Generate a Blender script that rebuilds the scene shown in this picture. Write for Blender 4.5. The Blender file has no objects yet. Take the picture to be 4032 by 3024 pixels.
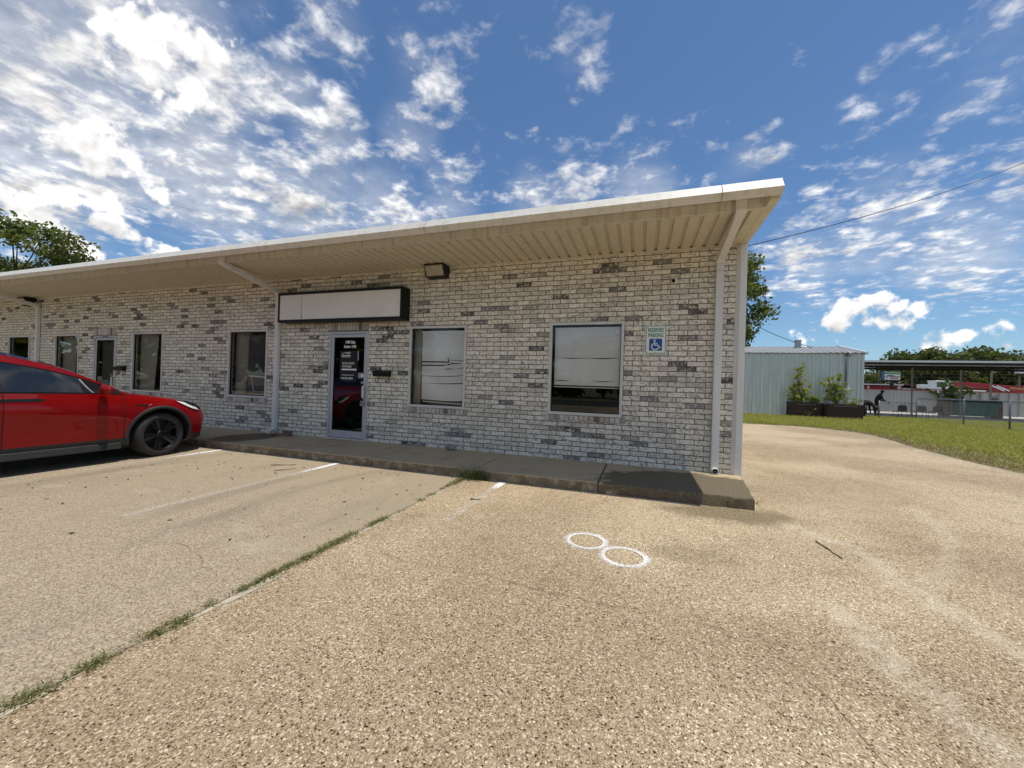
import bpy, bmesh, math, random
import numpy as np
from math import radians, sin, cos, pi, atan2, hypot, sqrt
from mathutils import Vector, Matrix, Euler

S = bpy.context.scene
COL = S.collection
rnd = random.Random(7)

# ------------------------------------------------------------------ camera
G = -0.13                                   # pavement level; z = 0 is the top of the raised walk
CAM = Vector((0.0, -6.496, 1.228))
yaw, pitch, roll = radians(18.514), radians(0.186), radians(1.78)
fw = Vector((-sin(yaw)*cos(pitch), cos(yaw)*cos(pitch), sin(pitch)))
rt = Vector((cos(yaw), sin(yaw), 0)); up = rt.cross(fw)
rt2 = rt*cos(roll) + up*sin(roll); up2 = -rt*sin(roll) + up*cos(roll)
cd = bpy.data.cameras.new('camera'); cam = bpy.data.objects.new('camera', cd); COL.objects.link(cam)
cd.sensor_fit = 'HORIZONTAL'; cd.sensor_width = 36.0; cd.lens = 36.0*1514/4032
cd.clip_start = 0.05; cd.clip_end = 3000
M = Matrix((rt2, up2, -fw)).transposed().to_4x4(); M.translation = CAM
cam.matrix_world = M
S.camera = cam

# ------------------------------------------------------------------ light and exposure
S.view_settings.view_transform = 'Standard'; S.view_settings.look = 'None'
S.view_settings.exposure = 0.36; S.view_settings.gamma = 1.0
SUN = Vector((0.2, -0.027, 1.0)).normalized()
sd = bpy.data.lights.new('sun', 'SUN'); sd.energy = 2.9; sd.angle = radians(0.5); sd.color = (1.0, 0.95, 0.86)
so = bpy.data.objects.new('sun', sd); COL.objects.link(so)
so.rotation_euler = SUN.to_track_quat('Z', 'Y').to_euler(); so.location = (5, -5, 30)

W = bpy.data.worlds.new('World'); S.world = W; W.use_nodes = True
nt = W.node_tree; N = nt.nodes; L = nt.links
N.clear()
def n_(t, **k):
    x = N.new(t)
    for a, b in k.items(): setattr(x, a, b)
    return x
def wmath(op, a, b=None, c=None, clamp=False):
    m = n_('ShaderNodeMath', operation=op); m.use_clamp = clamp
    for i, v in enumerate((a, b, c)):
        if v is None: continue
        if isinstance(v, (int, float)): m.inputs[i].default_value = v
        else: L.new(v, m.inputs[i])
    return m.outputs[0]
def wsmooth(v, lo, hi):
    m = n_('ShaderNodeMapRange', interpolation_type='SMOOTHSTEP'); L.new(v, m.inputs[0])
    m.inputs[1].default_value = lo; m.inputs[2].default_value = hi
    return m.outputs[0]
sky = n_('ShaderNodeTexSky', sky_type='NISHITA'); sky.sun_disc = False
sky.sun_elevation = math.asin(SUN.z); sky.sun_rotation = atan2(SUN.x, SUN.y)
sky.air_density = 1.0; sky.dust_density = 0.35; sky.ozone_density = 2.2
tc = n_('ShaderNodeTexCoord'); D = tc.outputs['Generated']
sep = n_('ShaderNodeSeparateXYZ'); L.new(D, sep.inputs[0])
zc = wmath('MAXIMUM', sep.outputs[2], 0.0); zz = wmath('ADD', zc, 0.13)
cmb = n_('ShaderNodeCombineXYZ'); L.new(wmath('DIVIDE', sep.outputs[0], zz), cmb.inputs[0]); L.new(wmath('DIVIDE', sep.outputs[1], zz), cmb.inputs[1])
PL = cmb.outputs[0]
def wnoise(vec, scale, detail=6, rough=0.6, dist=0.0, off=None):
    if off:
        a = n_('ShaderNodeVectorMath', operation='ADD'); L.new(vec, a.inputs[0]); a.inputs[1].default_value = off; vec = a.outputs[0]
    t = n_('ShaderNodeTexNoise'); L.new(vec, t.inputs['Vector'])
    t.inputs['Scale'].default_value = scale; t.inputs['Detail'].default_value = detail
    t.inputs['Roughness'].default_value = rough; t.inputs['Distortion'].default_value = dist
    return t.outputs[0]
def coverage(blobs):
    tot = None
    for x, y, z, r, k in blobs:
        v = Vector((x, y, z)).normalized()
        d = n_('ShaderNodeVectorMath', operation='DOT_PRODUCT'); L.new(D, d.inputs[0]); d.inputs[1].default_value = v
        q = 1.0/(1-cos(radians(r)))
        m = wmath('MULTIPLY_ADD', d.outputs['Value'], q, 1-q, clamp=True)
        if k != 1: m = wmath('MULTIPLY', m, k)
        tot = m if tot is None else wmath('MAXIMUM', tot, m)
    return tot
A = [(-.838,.302,.454,17,1.0),(-.744,.387,.545,13,.95),(-.744,.448,.495,12,1),(-.87,.351,.347,13,1),(-.781,.499,.375,13,1),(-.685,.618,.385,12,.95),
     (-.57,.723,.39,11,.85),(-.434,.794,.427,9,.74),(-.645,.544,.536,8,.80),(-.623,.612,.487,9,.84),(-.488,.702,.519,8,.68),(-.262,.856,.446,9,.76),
     (-.169,.879,.445,8,.74),(-.017,.892,.452,9,.74),(.178,.873,.454,6,.66),(.399,.862,.314,11,.78),(.494,.83,.26,9,.82),(.469,.737,.487,8,.64),
     (.531,.788,.311,6,.76),(-.438,.653,.618,8,.64),(-.143,.746,.651,6,.62),(.372,.788,.491,5,.58),(-.555,.536,.636,9,.66),(-.643,.459,.613,8,.66),(.312,.911,.269,8,.74),(.56,.66,.50,8,.74),(-.35,.80,.49,5,.6),
     (.55,.62,.56,9,.62),(-.3,.9,.31,14,.6),(.8,.5,.3,25,.6),(-.9,-.2,.4,25,.8),(-.3,-.8,.5,32,.95),(.4,-.8,.4,32,.95),(.75,.35,.56,22,.95)]  # the two behind the camera are unseen clouds added for neutral fill light
B = [(-.918,.327,.225,4.0,1),(-.885,.412,.205,5,1),(-.86,.46,.19,4,.9),(-.90,.37,.19,5,1),(-.892,.351,.290,2.6,.72),(-.86,.385,.345,6,.70),(-.82,.42,.335,4.5,.62),(-.74,.41,.53,7,.62),(.405,.905,.143,4.4,.9),(.375,.918,.133,3.4,.7),(.435,.888,.145,2.6,.62),
     (.318,.94,.108,3.4,.82),(.508,.857,.094,2.8,.68),(.53,.84,.088,2.8,.66),(.49,.87,.078,2.0,.6),(.463,.872,.157,1.6,.55),(-.06,.92,.385,3.5,.7)]
def dens_a(off=(0,0,0)):
    v = PL
    n1 = wnoise(v, 11.5, 7, 0.58, 0.2, (3.1+off[0], 1.7+off[1], 0.4)); n2 = wnoise(v, 2.6, 3, 0.5, 0.0, (0.3+off[0], 5.2+off[1], 0))
    return wmath('MULTIPLY_ADD', wmath('ADD', wmath('MULTIPLY', n1, 0.66), wmath('MULTIPLY', n2, 0.34)), 1.65, -0.325)
covA = coverage(A); covB = coverage(B)
nA = dens_a(); nA2 = dens_a((0.03, -0.05, 0))
aA = wsmooth(wmath('ADD', nA, wmath('MULTIPLY', covA, 0.42)), 0.66, 1.10)
veil = wmath('MULTIPLY', wsmooth(wmath('ADD', covA, wmath('MULTIPLY', wnoise(PL, 1.6, 5, 0.6, 0.4, (2.2, 9.1, 0)), 0.9)), 0.95, 1.55), 0.55)
aA = wmath('MAXIMUM', aA, veil)
lumA = wmath('MULTIPLY_ADD', wmath('SUBTRACT', nA, nA2), 0.75, 0.71)
thick = wsmooth(wnoise(PL, 2.2, 4, 0.5, 0.3, (7.7, 2.1, 0)), 0.48, 0.66)
lumA = wmath('SUBTRACT', lumA, wmath('MULTIPLY', wmath('MULTIPLY', thick, aA), 0.27))
def dens_b(off):
    n1 = wnoise(D, 15.0, 6, 0.52, 0.15, (1.3+off[0], 0.2+off[1], 2.0+off[2])); n2 = wnoise(D, 46.0, 4, 0.5, 0, (off[0], off[1], off[2]))
    return wmath('ADD', wmath('MULTIPLY', n1, 0.8), wmath('MULTIPLY', n2, 0.2))
nB = dens_b((0,0,0)); nB2 = dens_b((0.004, 0, 0.030))
sB = wmath('ADD', wmath('MULTIPLY_ADD', nB, 1.7, -0.35), wmath('MULTIPLY', wmath('MINIMUM', wmath('MULTIPLY', covB, 1.6), 1.0), 0.34))
aB = wmath('MULTIPLY', wsmooth(sB, 0.74, 0.88), wsmooth(covB, 0.02, 0.2))
lumB = wmath('MULTIPLY_ADD', wmath('SUBTRACT', nB, nB2), 1.8, 0.76, clamp=True)
lumB = wmath('SUBTRACT', lumB, wmath('MULTIPLY', wsmooth(sB, 0.92, 1.15), 0.22))
def grey(v, tint):
    c = n_('ShaderNodeCombineXYZ')
    for i in range(3): L.new(wmath('MULTIPLY', v, tint[i]), c.inputs[i])
    return c.outputs[0]
bg_sky = n_('ShaderNodeBackground'); bg_sky.inputs[1].default_value = 0.087
tint = n_('ShaderNodeMix', data_type='RGBA', blend_type='MULTIPLY'); tint.inputs[0].default_value = 1.0
L.new(sky.outputs[0], tint.inputs[6]); tint.inputs[7].default_value = (0.74, 0.92, 1.06, 1)
L.new(tint.outputs[2], bg_sky.inputs[0])
bg_a = n_('ShaderNodeBackground'); L.new(grey(lumA, (1.0, 0.99, 0.975)), bg_a.inputs[0]); bg_a.inputs[1].default_value = 1.0
bg_b = n_('ShaderNodeBackground'); L.new(grey(lumB, (1.0, 0.99, 0.98)), bg_b.inputs[0]); bg_b.inputs[1].default_value = 1.0
hz = wsmooth(sep.outputs[2], -0.005, 0.02)
m1 = n_('ShaderNodeMixShader'); L.new(wmath('MULTIPLY', aA, hz), m1.inputs[0]); L.new(bg_sky.outputs[0], m1.inputs[1]); L.new(bg_a.outputs[0], m1.inputs[2])
m2 = n_('ShaderNodeMixShader'); L.new(wmath('MULTIPLY', aB, hz), m2.inputs[0]); L.new(m1.outputs[0], m2.inputs[1]); L.new(bg_b.outputs[0], m2.inputs[2])
wo = n_('ShaderNodeOutputWorld'); L.new(m2.outputs[0], wo.inputs[0])
#==BODY==

# ------------------------------------------------------------------ helpers
ORG = {}
def V(*a): return Vector(a)
class MB:
    """collects faces; build() links them as one mesh object"""
    def __init__(s): s.v = []; s.f = []; s.m = []
    def face(s, pts, m=0):
        i = len(s.v); s.v += [tuple(p) for p in pts]; s.f.append(tuple(range(i, i+len(pts)))); s.m.append(m)
    def hexa(s, p, m=0):
        i = len(s.v); s.v += [tuple(q) for q in p]
        for q in ((0,3,2,1),(4,5,6,7),(0,1,5,4),(1,2,6,5),(2,3,7,6),(3,0,4,7)): s.f.append(tuple(i+k for k in q)); s.m.append(m)
    def box(s, x0, x1, y0, y1, z0, z1, m=0):
        s.hexa([(x0,y0,z0),(x1,y0,z0),(x1,y1,z0),(x0,y1,z0),(x0,y0,z1),(x1,y0,z1),(x1,y1,z1),(x0,y1,z1)], m); return s
    def bar(s, a, b, w, h, up=(0,0,1), m=0):
        a, b = Vector(a), Vector(b); d = (b-a).normalized(); u = Vector(up)
        r = d.cross(u)
        if r.length < 1e-4: r = d.cross(Vector((0,1,0)))
        r.normalize(); u = r.cross(d).normalized(); r *= w/2; u *= h/2
        s.hexa([a-r-u, a+r-u, b+r-u, b-r-u, a-r+u, a+r+u, b+r+u, b-r+u], m); return s
    def tube(s, path, r, n=8, m=0, cap=True):
        P = [Vector(p) for p in path]; R = r if isinstance(r, (list, tuple)) else [r]*len(P)
        base = len(s.v); ref = None
        for i, p in enumerate(P):
            d = (P[min(i+1, len(P)-1)]-P[max(i-1, 0)]).normalized()
            if ref is None: ref = d.cross(Vector((0,0,1))) if abs(d.z) < .9 else d.cross(Vector((1,0,0)))
            u = (ref - d*ref.dot(d)).normalized(); ref = u; w = d.cross(u)
            for k in range(n):
                a = 2*pi*k/n; s.v.append(tuple(p + (u*cos(a)+w*sin(a))*R[i]))
        for i in range(len(P)-1):
            for k in range(n):
                a = base+i*n+k; b = base+i*n+(k+1) % n
                s.f.append((a, b, b+n, a+n)); s.m.append(m)
        if cap:
            s.f.append(tuple(base+k for k in range(n-1, -1, -1))); s.m.append(m)
            s.f.append(tuple(base+(len(P)-1)*n+k for k in range(n))); s.m.append(m)
        return s
    def prism(s, prof, axis, a, b, m=0):
        """extrude a 2-D outline along an axis ('x': prof=(y,z), 'y': (x,z), 'z': (x,y))"""
        def pt(q, t): return {'x': (t, q[0], q[1]), 'y': (q[0], t, q[1]), 'z': (q[0], q[1], t)}[axis]
        i = len(s.v); n = len(prof)
        s.v += [pt(q, a) for q in prof] + [pt(q, b) for q in prof]
        for k in range(n): s.f.append((i+k, i+(k+1) % n, i+n+(k+1) % n, i+n+k)); s.m.append(m)
        s.f.append(tuple(i+k for k in range(n-1, -1, -1))); s.m.append(m)
        s.f.append(tuple(i+n+k for k in range(n))); s.m.append(m); return s
    def lathe(s, prof, c, axis, n=32, m=0, closed=False):
        """prof = (radius, along axis) ; axis a unit vector"""
        ax = Vector(axis).normalized(); u = ax.orthogonal().normalized(); w = ax.cross(u); c = Vector(c); i = len(s.v); k = len(prof)
        for a in range(n):
            t = 2*pi*a/n
            for r, h in prof: s.v.append(tuple(c+ax*h+(u*cos(t)+w*sin(t))*r))
        for a in range(n):
            for j in range(k if closed else k-1):
                b = (a+1) % n; j2 = (j+1) % k
                s.f.append((i+a*k+j, i+b*k+j, i+b*k+j2, i+a*k+j2)); s.m.append(m)
        return s
    def build(s, name, mats, parent=None, smooth=False, bevel=0, fix=True, angle=None):
        org = ORG.get(parent.name, Vector((0,0,0))) if parent else Vector((0,0,0))
        me = bpy.data.meshes.new(name)
        me.from_pydata([(p[0]-org.x, p[1]-org.y, p[2]-org.z) for p in s.v], [], s.f)
        for mt in (mats if isinstance(mats, (list, tuple)) else [mats]): me.materials.append(mt)
        if len(me.materials) > 1: me.polygons.foreach_set('material_index', s.m)
        if fix:
            bm = bmesh.new(); bm.from_mesh(me)
            bmesh.ops.remove_doubles(bm, verts=bm.verts, dist=1e-5)
            bmesh.ops.recalc_face_normals(bm, faces=bm.faces); bm.to_mesh(me); bm.free()
        return link(name, me, parent, smooth, bevel, org, angle)
def link(name, me, parent=None, smooth=False, bevel=0, org=None, angle=None):
    o = bpy.data.objects.new(name, me); COL.objects.link(o)
    if parent: o.parent = parent
    ORG[o.name] = org if org is not None else Vector((0,0,0))
    if smooth:
        me.polygons.foreach_set('use_smooth', [True]*len(me.polygons))
        if angle: me.set_sharp_from_angle(angle=radians(angle))
    if bevel:
        b = o.modifiers.new('bevel', 'BEVEL'); b.width = bevel; b.segments = 2; b.limit_method = 'ANGLE'
    return o
def tag(o, label, cat, group=None):
    o['label'] = label; o['category'] = cat
    if group: o['group'] = group
    return o
def thing(name, label, cat, loc=(0,0,0), group=None):
    o = bpy.data.objects.new(name, None); COL.objects.link(o); o.location = loc; o.empty_display_size = .1
    ORG[o.name] = Vector(loc); return tag(o, label, cat, group)
def struct(o): o['kind'] = 'structure'; return o
def dup(root, loc, label, rotz=0.0, group=None):
    r = root.copy(); COL.objects.link(r); r.location = loc; r.rotation_euler = (0,0,rotz); r['label'] = label
    if group: r['group'] = group
    for ch in list(root.children):
        c = ch.copy(); COL.objects.link(c); c.parent = r
        for g in ch.children:
            d = g.copy(); COL.objects.link(d); d.parent = c
    return r
def text(name, body, size, loc, mat, parent=None, sx=1.0, bold=0.0, rot=(pi/2,0,0), align='CENTER', depth=0.0006):
    cu = bpy.data.curves.new(name, 'FONT'); cu.body = body; cu.size = size; cu.align_x = align; cu.align_y = 'CENTER'
    cu.offset = bold*size; cu.extrude = depth; cu.resolution_u = 3; cu.space_line = 1.0
    o = bpy.data.objects.new(name, cu); COL.objects.link(o); bpy.context.view_layer.update()
    me = bpy.data.meshes.new_from_object(o.evaluated_get(bpy.context.evaluated_depsgraph_get()))
    bpy.data.objects.remove(o); me.materials.clear(); me.materials.append(mat)
    org = ORG.get(parent.name, Vector((0,0,0))) if parent else Vector((0,0,0))
    T = Matrix.Translation(Vector(loc)-org) @ Euler(rot).to_matrix().to_4x4() @ Matrix.Diagonal((sx,1,1,1))
    me.transform(T)
    return link(name, me, parent, org=org)

# ------------------------------------------------------------------ materials
class NT:
    def __init__(s, name):
        s.m = bpy.data.materials.new(name); s.m.use_nodes = True; s.t = s.m.node_tree; s.N = s.t.nodes
        s.bsdf = s.N['Principled BSDF']; s.out = s.N['Material Output']
    def n(s, t, **k):
        x = s.N.new(t)
        for a, b in k.items(): setattr(x, a, b)
        return x
    def l(s, a, b): s.t.links.new(a, b)
    def put(s, sock, v):
        if isinstance(v, (int, float)): sock.default_value = v
        elif isinstance(v, (tuple, list)): sock.default_value = v if len(v) == len(sock.default_value) else (*v, 1)
        else: s.l(v, sock)
    def math(s, op, a, b=None, c=None, clamp=False):
        m = s.n('ShaderNodeMath', operation=op); m.use_clamp = clamp
        for i, v in enumerate((a, b, c)):
            if v is not None: s.put(m.inputs[i], v)
        return m.outputs[0]
    def pos(s): return s.n('ShaderNodeNewGeometry').outputs['Position']
    def obj(s): return s.n('ShaderNodeTexCoord').outputs['Object']
    def island(s): return s.n('ShaderNodeNewGeometry').outputs['Random Per Island']
    def scale(s, v, k):
        m = s.n('ShaderNodeVectorMath', operation='MULTIPLY'); s.l(v, m.inputs[0]); m.inputs[1].default_value = k; return m.outputs[0]
    def noise(s, vec, sc, det=4, rough=.55, dist=0, col=False):
        t = s.n('ShaderNodeTexNoise'); s.l(vec, t.inputs['Vector']); t.inputs['Scale'].default_value = sc
        t.inputs['Detail'].default_value = det; t.inputs['Roughness'].default_value = rough; t.inputs['Distortion'].default_value = dist
        return t.outputs['Color' if col else 0]
    def voro(s, vec, sc, feature='F1', rand=1.0):
        t = s.n('ShaderNodeTexVoronoi', feature=feature); s.l(vec, t.inputs['Vector']); t.inputs['Scale'].default_value = sc
        t.inputs['Randomness'].default_value = rand; return t
    def ramp(s, v, stops, interp='LINEAR'):
        r = s.n('ShaderNodeValToRGB'); e = r.color_ramp.elements; r.color_ramp.interpolation = interp
        while len(e) < len(stops): e.new(0.5)
        for i, (p, c) in enumerate(stops): e[i].position = p; e[i].color = (*c, 1) if len(c) == 3 else c
        s.put(r.inputs[0], v); return r.outputs[0]
    def step(s, v, lo, hi): 
        m = s.n('ShaderNodeMapRange', interpolation_type='SMOOTHSTEP'); s.put(m.inputs[0], v); m.inputs[1].default_value = lo; m.inputs[2].default_value = hi
        return m.outputs[0]
    def mix(s, f, a, b, mode='MIX'):
        m = s.n('ShaderNodeMix', data_type='RGBA', blend_type=mode); s.put(m.inputs[0], f); s.put(m.inputs[6], a); s.put(m.inputs[7], b); return m.outputs[2]
    def sep(s, v): x = s.n('ShaderNodeSeparateXYZ'); s.l(v, x.inputs[0]); return x.outputs
    def comb(s, x, y, z):
        c = s.n('ShaderNodeCombineXYZ')
        for i, v in enumerate((x, y, z)): s.put(c.inputs[i], v)
        return c.outputs[0]
    def bump(s, h, strength=.3, dist=.01):
        b = s.n('ShaderNodeBump'); b.inputs['Strength'].default_value = strength; b.inputs['Distance'].default_value = dist
        s.l(h, b.inputs['Height']); s.l(b.outputs[0], s.bsdf.inputs['Normal'])
    def base(s, c, rough=.6, metal=0.0, spec=None):
        s.put(s.bsdf.inputs['Base Color'], c); s.put(s.bsdf.inputs['Roughness'], rough); s.bsdf.inputs['Metallic'].default_value = metal
        if spec is not None: s.bsdf.inputs['Specular IOR Level'].default_value = spec
        return s
def mat(name, c, rough=.6, metal=0.0, var=.12, sc=6.0, bump=0.0, dirt=None, stretch=(1,1,1), spec=None):
    k = NT(name); p = k.scale(k.obj(), stretch)
    n = k.noise(p, sc, 5, .6)
    col = k.mix(k.step(n, .3, .75), tuple(x*(1-var) for x in c), tuple(min(1, x*(1+var)) for x in c))
    if dirt: col = k.mix(k.step(k.noise(p, sc*.6, 6, .7), .52, .75), col, dirt)
    k.base(col, rough, metal, spec)
    if bump: k.bump(k.noise(p, sc*8, 3), bump, .005)
    return k.m

def make_brick():
    k = NT('painted_brick'); P = k.sep(k.pos())
    uv = k.comb(k.math('ADD', P[0], P[1]), k.math('ADD', P[2], 0.0075), 0.0)
    wob = k.noise(k.pos(), 9, 2)
    wo_ = k.n('ShaderNodeVectorMath', operation='ADD'); k.l(uv, wo_.inputs[0]); k.l(k.scale(k.noise(k.pos(), 26, 3, col=True), (.007,.007,0)), wo_.inputs[1])
    b = k.n('ShaderNodeTexBrick'); k.l(wo_.outputs[0], b.inputs['Vector'])
    b.offset = .5; b.offset_frequency = 2; b.squash = 1
    b.inputs['Color1'].default_value = (0,0,0,1); b.inputs['Color2'].default_value = (1,1,1,1); b.inputs['Mortar'].default_value = (.5,.5,.5,1)
    b.inputs['Scale'].default_value = 1; b.inputs['Mortar Size'].default_value = .0060; b.inputs['Mortar Smooth'].default_value = .15
    b.inputs['Bias'].default_value = 0; b.inputs['Brick Width'].default_value = .268; b.inputs['Row Height'].default_value = .0806
    r = k.sep(b.outputs['Color'])[0]; mort = b.outputs['Fac']
    face = k.ramp(r, [(0,(.84,.795,.67)),(.20,(.90,.855,.735)),(.38,(.70,.655,.565)),(.55,(.88,.835,.715)),(.68,(.60,.56,.475)),(.78,(.84,.79,.675)),(.885,(.62,.58,.505)),(.905,(.25,.245,.245)),(.96,(.10,.105,.115)),(1,(.03,.03,.033))])
    # whitewash rubbed off in blotches: streaky, different on each brick
    sh = k.comb(k.math('MULTIPLY', r, 37.0), k.math('MULTIPLY', r, 11.0), k.math('MULTIPLY', r, 5.0))
    va = k.n('ShaderNodeVectorMath', operation='ADD'); k.l(k.scale(k.pos(), (1,1,1.5)), va.inputs[0]); k.l(sh, va.inputs[1])
    bl = k.noise(va.outputs[0], 10, 7, .72, 1.4); bl2 = k.noise(va.outputs[0], 24, 6, .72, 1.0)
    face = k.mix(k.math('MULTIPLY', k.step(bl, .46, .62), .80), face, (.34,.305,.25))
    face = k.mix(k.math('MULTIPLY', k.step(bl2, .54, .64), .85), face, (.10,.088,.075))
    face = k.mix(k.math('MULTIPLY', k.step(k.noise(va.outputs[0], 17, 6, .66, .8), .52, .64), .72), face, (.86,.83,.75))
    big = k.noise(k.pos(), .9, 3)
    face = k.mix(k.math('MULTIPLY', k.step(big, .45, .75), .18), face, (.40,.36,.30))
    col = k.mix(mort, face, k.mix(k.noise(k.pos(), 30, 3), (.075,.056,.032), (.15,.118,.078)))
    k.base(col, .85, 0, .25)
    h = k.math('SUBTRACT', k.math('MULTIPLY', bl2, .25), mort); k.bump(h, .55, .008)
    return k.m
def make_soldier():
    k = NT('single_brick'); r = k.island()
    face = k.ramp(r, [(0,(.52,.49,.44)),(.4,(.62,.58,.52)),(.75,(.42,.38,.33)),(.9,(.30,.26,.22)),(1,(.12,.11,.11))])
    bl = k.noise(k.pos(), 22, 6, .65)
    face = k.mix(k.math('MULTIPLY', k.step(bl, .5, .7), .6), face, (.22,.18,.14)); k.base(face, .85, 0, .25); k.bump(bl, .4, .006)
    return k.m
def make_aggregate():
    k = NT('exposed_aggregate'); p = k.pos(); P = k.sep(p)
    fl = k.comb(P[0], P[1], 0.0)
    wv = k.n('ShaderNodeVectorMath', operation='ADD'); k.l(fl, wv.inputs[0]); k.l(k.scale(k.noise(fl, 60, 2, col=True), (.012,.012,0)), wv.inputs[1])
    v = k.voro(wv.outputs[0], 118); rc = k.sep(v.outputs['Color'])
    v2 = k.voro(wv.outputs[0], 240); rc2 = k.sep(v2.outputs['Color'])
    peb = k.ramp(rc[0], [(0,(.08,.055,.035)),(.09,(.22,.145,.09)),(.26,(.40,.285,.175)),(.44,(.60,.47,.325)),(.60,(.32,.22,.14)),(.74,(.66,.53,.385)),(.90,(.90,.80,.64)),(1,(.60,.42,.25))])
    peb2 = k.ramp(rc2[0], [(0,(.12,.085,.055)),(.25,(.35,.25,.16)),(.6,(.62,.49,.345)),(.85,(.42,.30,.19)),(1,(.88,.77,.62))])
    pick = k.step(rc[1], .50, .54)
    col = k.mix(pick, peb2, peb)
    cem = k.mix(k.noise(fl, 25, 4), (.44,.345,.235), (.57,.46,.33))
    edge = k.step(v.outputs['Distance'], .52, .66)
    worn = k.noise(fl, .55, 5, .6, .8)
    amt = k.math('ADD', k.math('MULTIPLY', edge, .45), k.math('MULTIPLY', k.step(worn, .55, .75), .40), clamp=True)
    col = k.mix(amt, col, cem)
    big = k.noise(fl, .35, 5, .55, .4); mid = k.noise(fl, 2.2, 5, .6)
    col = k.mix(k.step(big, .38, .62), k.mix(1.0, col, (.82,.79,.77), 'MULTIPLY'), k.mix(1.0, col, (1.06,1.06,1.04), 'MULTIPLY'))
    col = k.mix(k.math('MULTIPLY', k.step(mid, .5, .75), .3), col, k.mix(1.0, col, (.62,.55,.47), 'MULTIPLY'))
    # pale scuffed cement lanes where tyres swing round the corner of the building
    jit = k.n('ShaderNodeVectorMath', operation='ADD'); k.l(fl, jit.inputs[0]); k.l(k.scale(k.noise(fl, 2.6, 5, .65, col=True), (.34,.34,0)), jit.inputs[1])
    def segd(a, c):
        ax_, ay = a[0]+.17, a[1]+.17; bx, by = c[0]-a[0], c[1]-a[1]; ll = bx*bx+by*by; Q = k.sep(jit.outputs[0])
        dx = k.math('SUBTRACT', Q[0], ax_); dy = k.math('SUBTRACT', Q[1], ay)
        h = k.math('MULTIPLY_ADD', dx, bx/ll, k.math('MULTIPLY', dy, by/ll), clamp=True)
        ex_ = k.math('SUBTRACT', dx, k.math('MULTIPLY', h, bx)); ey_ = k.math('SUBTRACT', dy, k.math('MULTIPLY', h, by))
        return k.math('SQRT', k.math('ADD', k.math('MULTIPLY', ex_, ex_), k.math('MULTIPLY', ey_, ey_)))
    def lane(pts, w, amt):
        d = None
        for q in range(len(pts)-1):
            e = segd(pts[q], pts[q+1]); d = e if d is None else k.math('MINIMUM', d, e)
        m = k.math('SUBTRACT', 1.0, k.step(d, .01, w)); return k.math('MULTIPLY', m, amt)
    ln = lane([(1.42,-1.78),(1.85,-2.25),(1.84,-2.82),(1.95,-3.3),(1.97,-3.9),(1.8,-5)], .13, .85)
    ln = k.math('MAXIMUM', ln, lane([(1.21,-3.46),(1.24,-3.9),(1.30,-4.3),(1.40,-4.6)], .15, .75))
    ln = k.math('MAXIMUM', ln, lane([(3.22,-.41),(3.05,-1.2),(2.5,-2.3),(2.0,-2.9)], .12, .5))
    ln = k.math('MAXIMUM', ln, lane([(1.5,.2),(1.55,2.5),(2.6,6.5)], .35, .45))
    ln = k.math('MULTIPLY', ln, k.step(k.noise(fl, 9, 5, .7), .30, .62))
    col = k.mix(k.math('MULTIPLY', ln, .52), col, (.66,.60,.52))
    # algae / run-off stain spreading from the downspout corner
    def blob(cx, cy, rx, ry):
        a = k.math('POWER', k.math('DIVIDE', k.math('SUBTRACT', P[0], cx), rx), 2.0); b = k.math('POWER', k.math('DIVIDE', k.math('SUBTRACT', P[1], cy), ry), 2.0)
        return k.math('SUBTRACT', k.math('MULTIPLY_ADD', k.noise(fl, 2.5, 5, .6), 1.1, .55), k.math('SQRT', k.math('ADD', a, b)))
    st = k.math('MAXIMUM', k.step(blob(.95, -1.65, .80, .42), .05, .6), k.math('MULTIPLY', k.step(blob(.45, -3.0, .5, .2), .05, .5), .35))
    col = k.mix(k.math('MULTIPLY', st, .72), col, k.mix(edge, (.16,.135,.09), (.27,.225,.155)))
    col = k.mix(1.0, col, (1.07,1.065,.955), 'MULTIPLY')
    bc = k.n('ShaderNodeBrightContrast'); k.l(col, bc.inputs[0]); bc.inputs['Contrast'].default_value = .17; hs = k.n('ShaderNodeHueSaturation'); hs.inputs['Saturation'].default_value = .75; hs.inputs['Value'].default_value = 1.05; k.l(bc.outputs[0], hs.inputs['Color']); col = k.mix(1.0, hs.outputs[0], (1.01,.982,.92), 'MULTIPLY')
    k.base(col, .9, 0, .3)
    k.bump(k.math('SUBTRACT', 1.0, k.math('MULTIPLY', v.outputs['Distance'], 1.3)), .9, .008)
    return k.m
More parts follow.
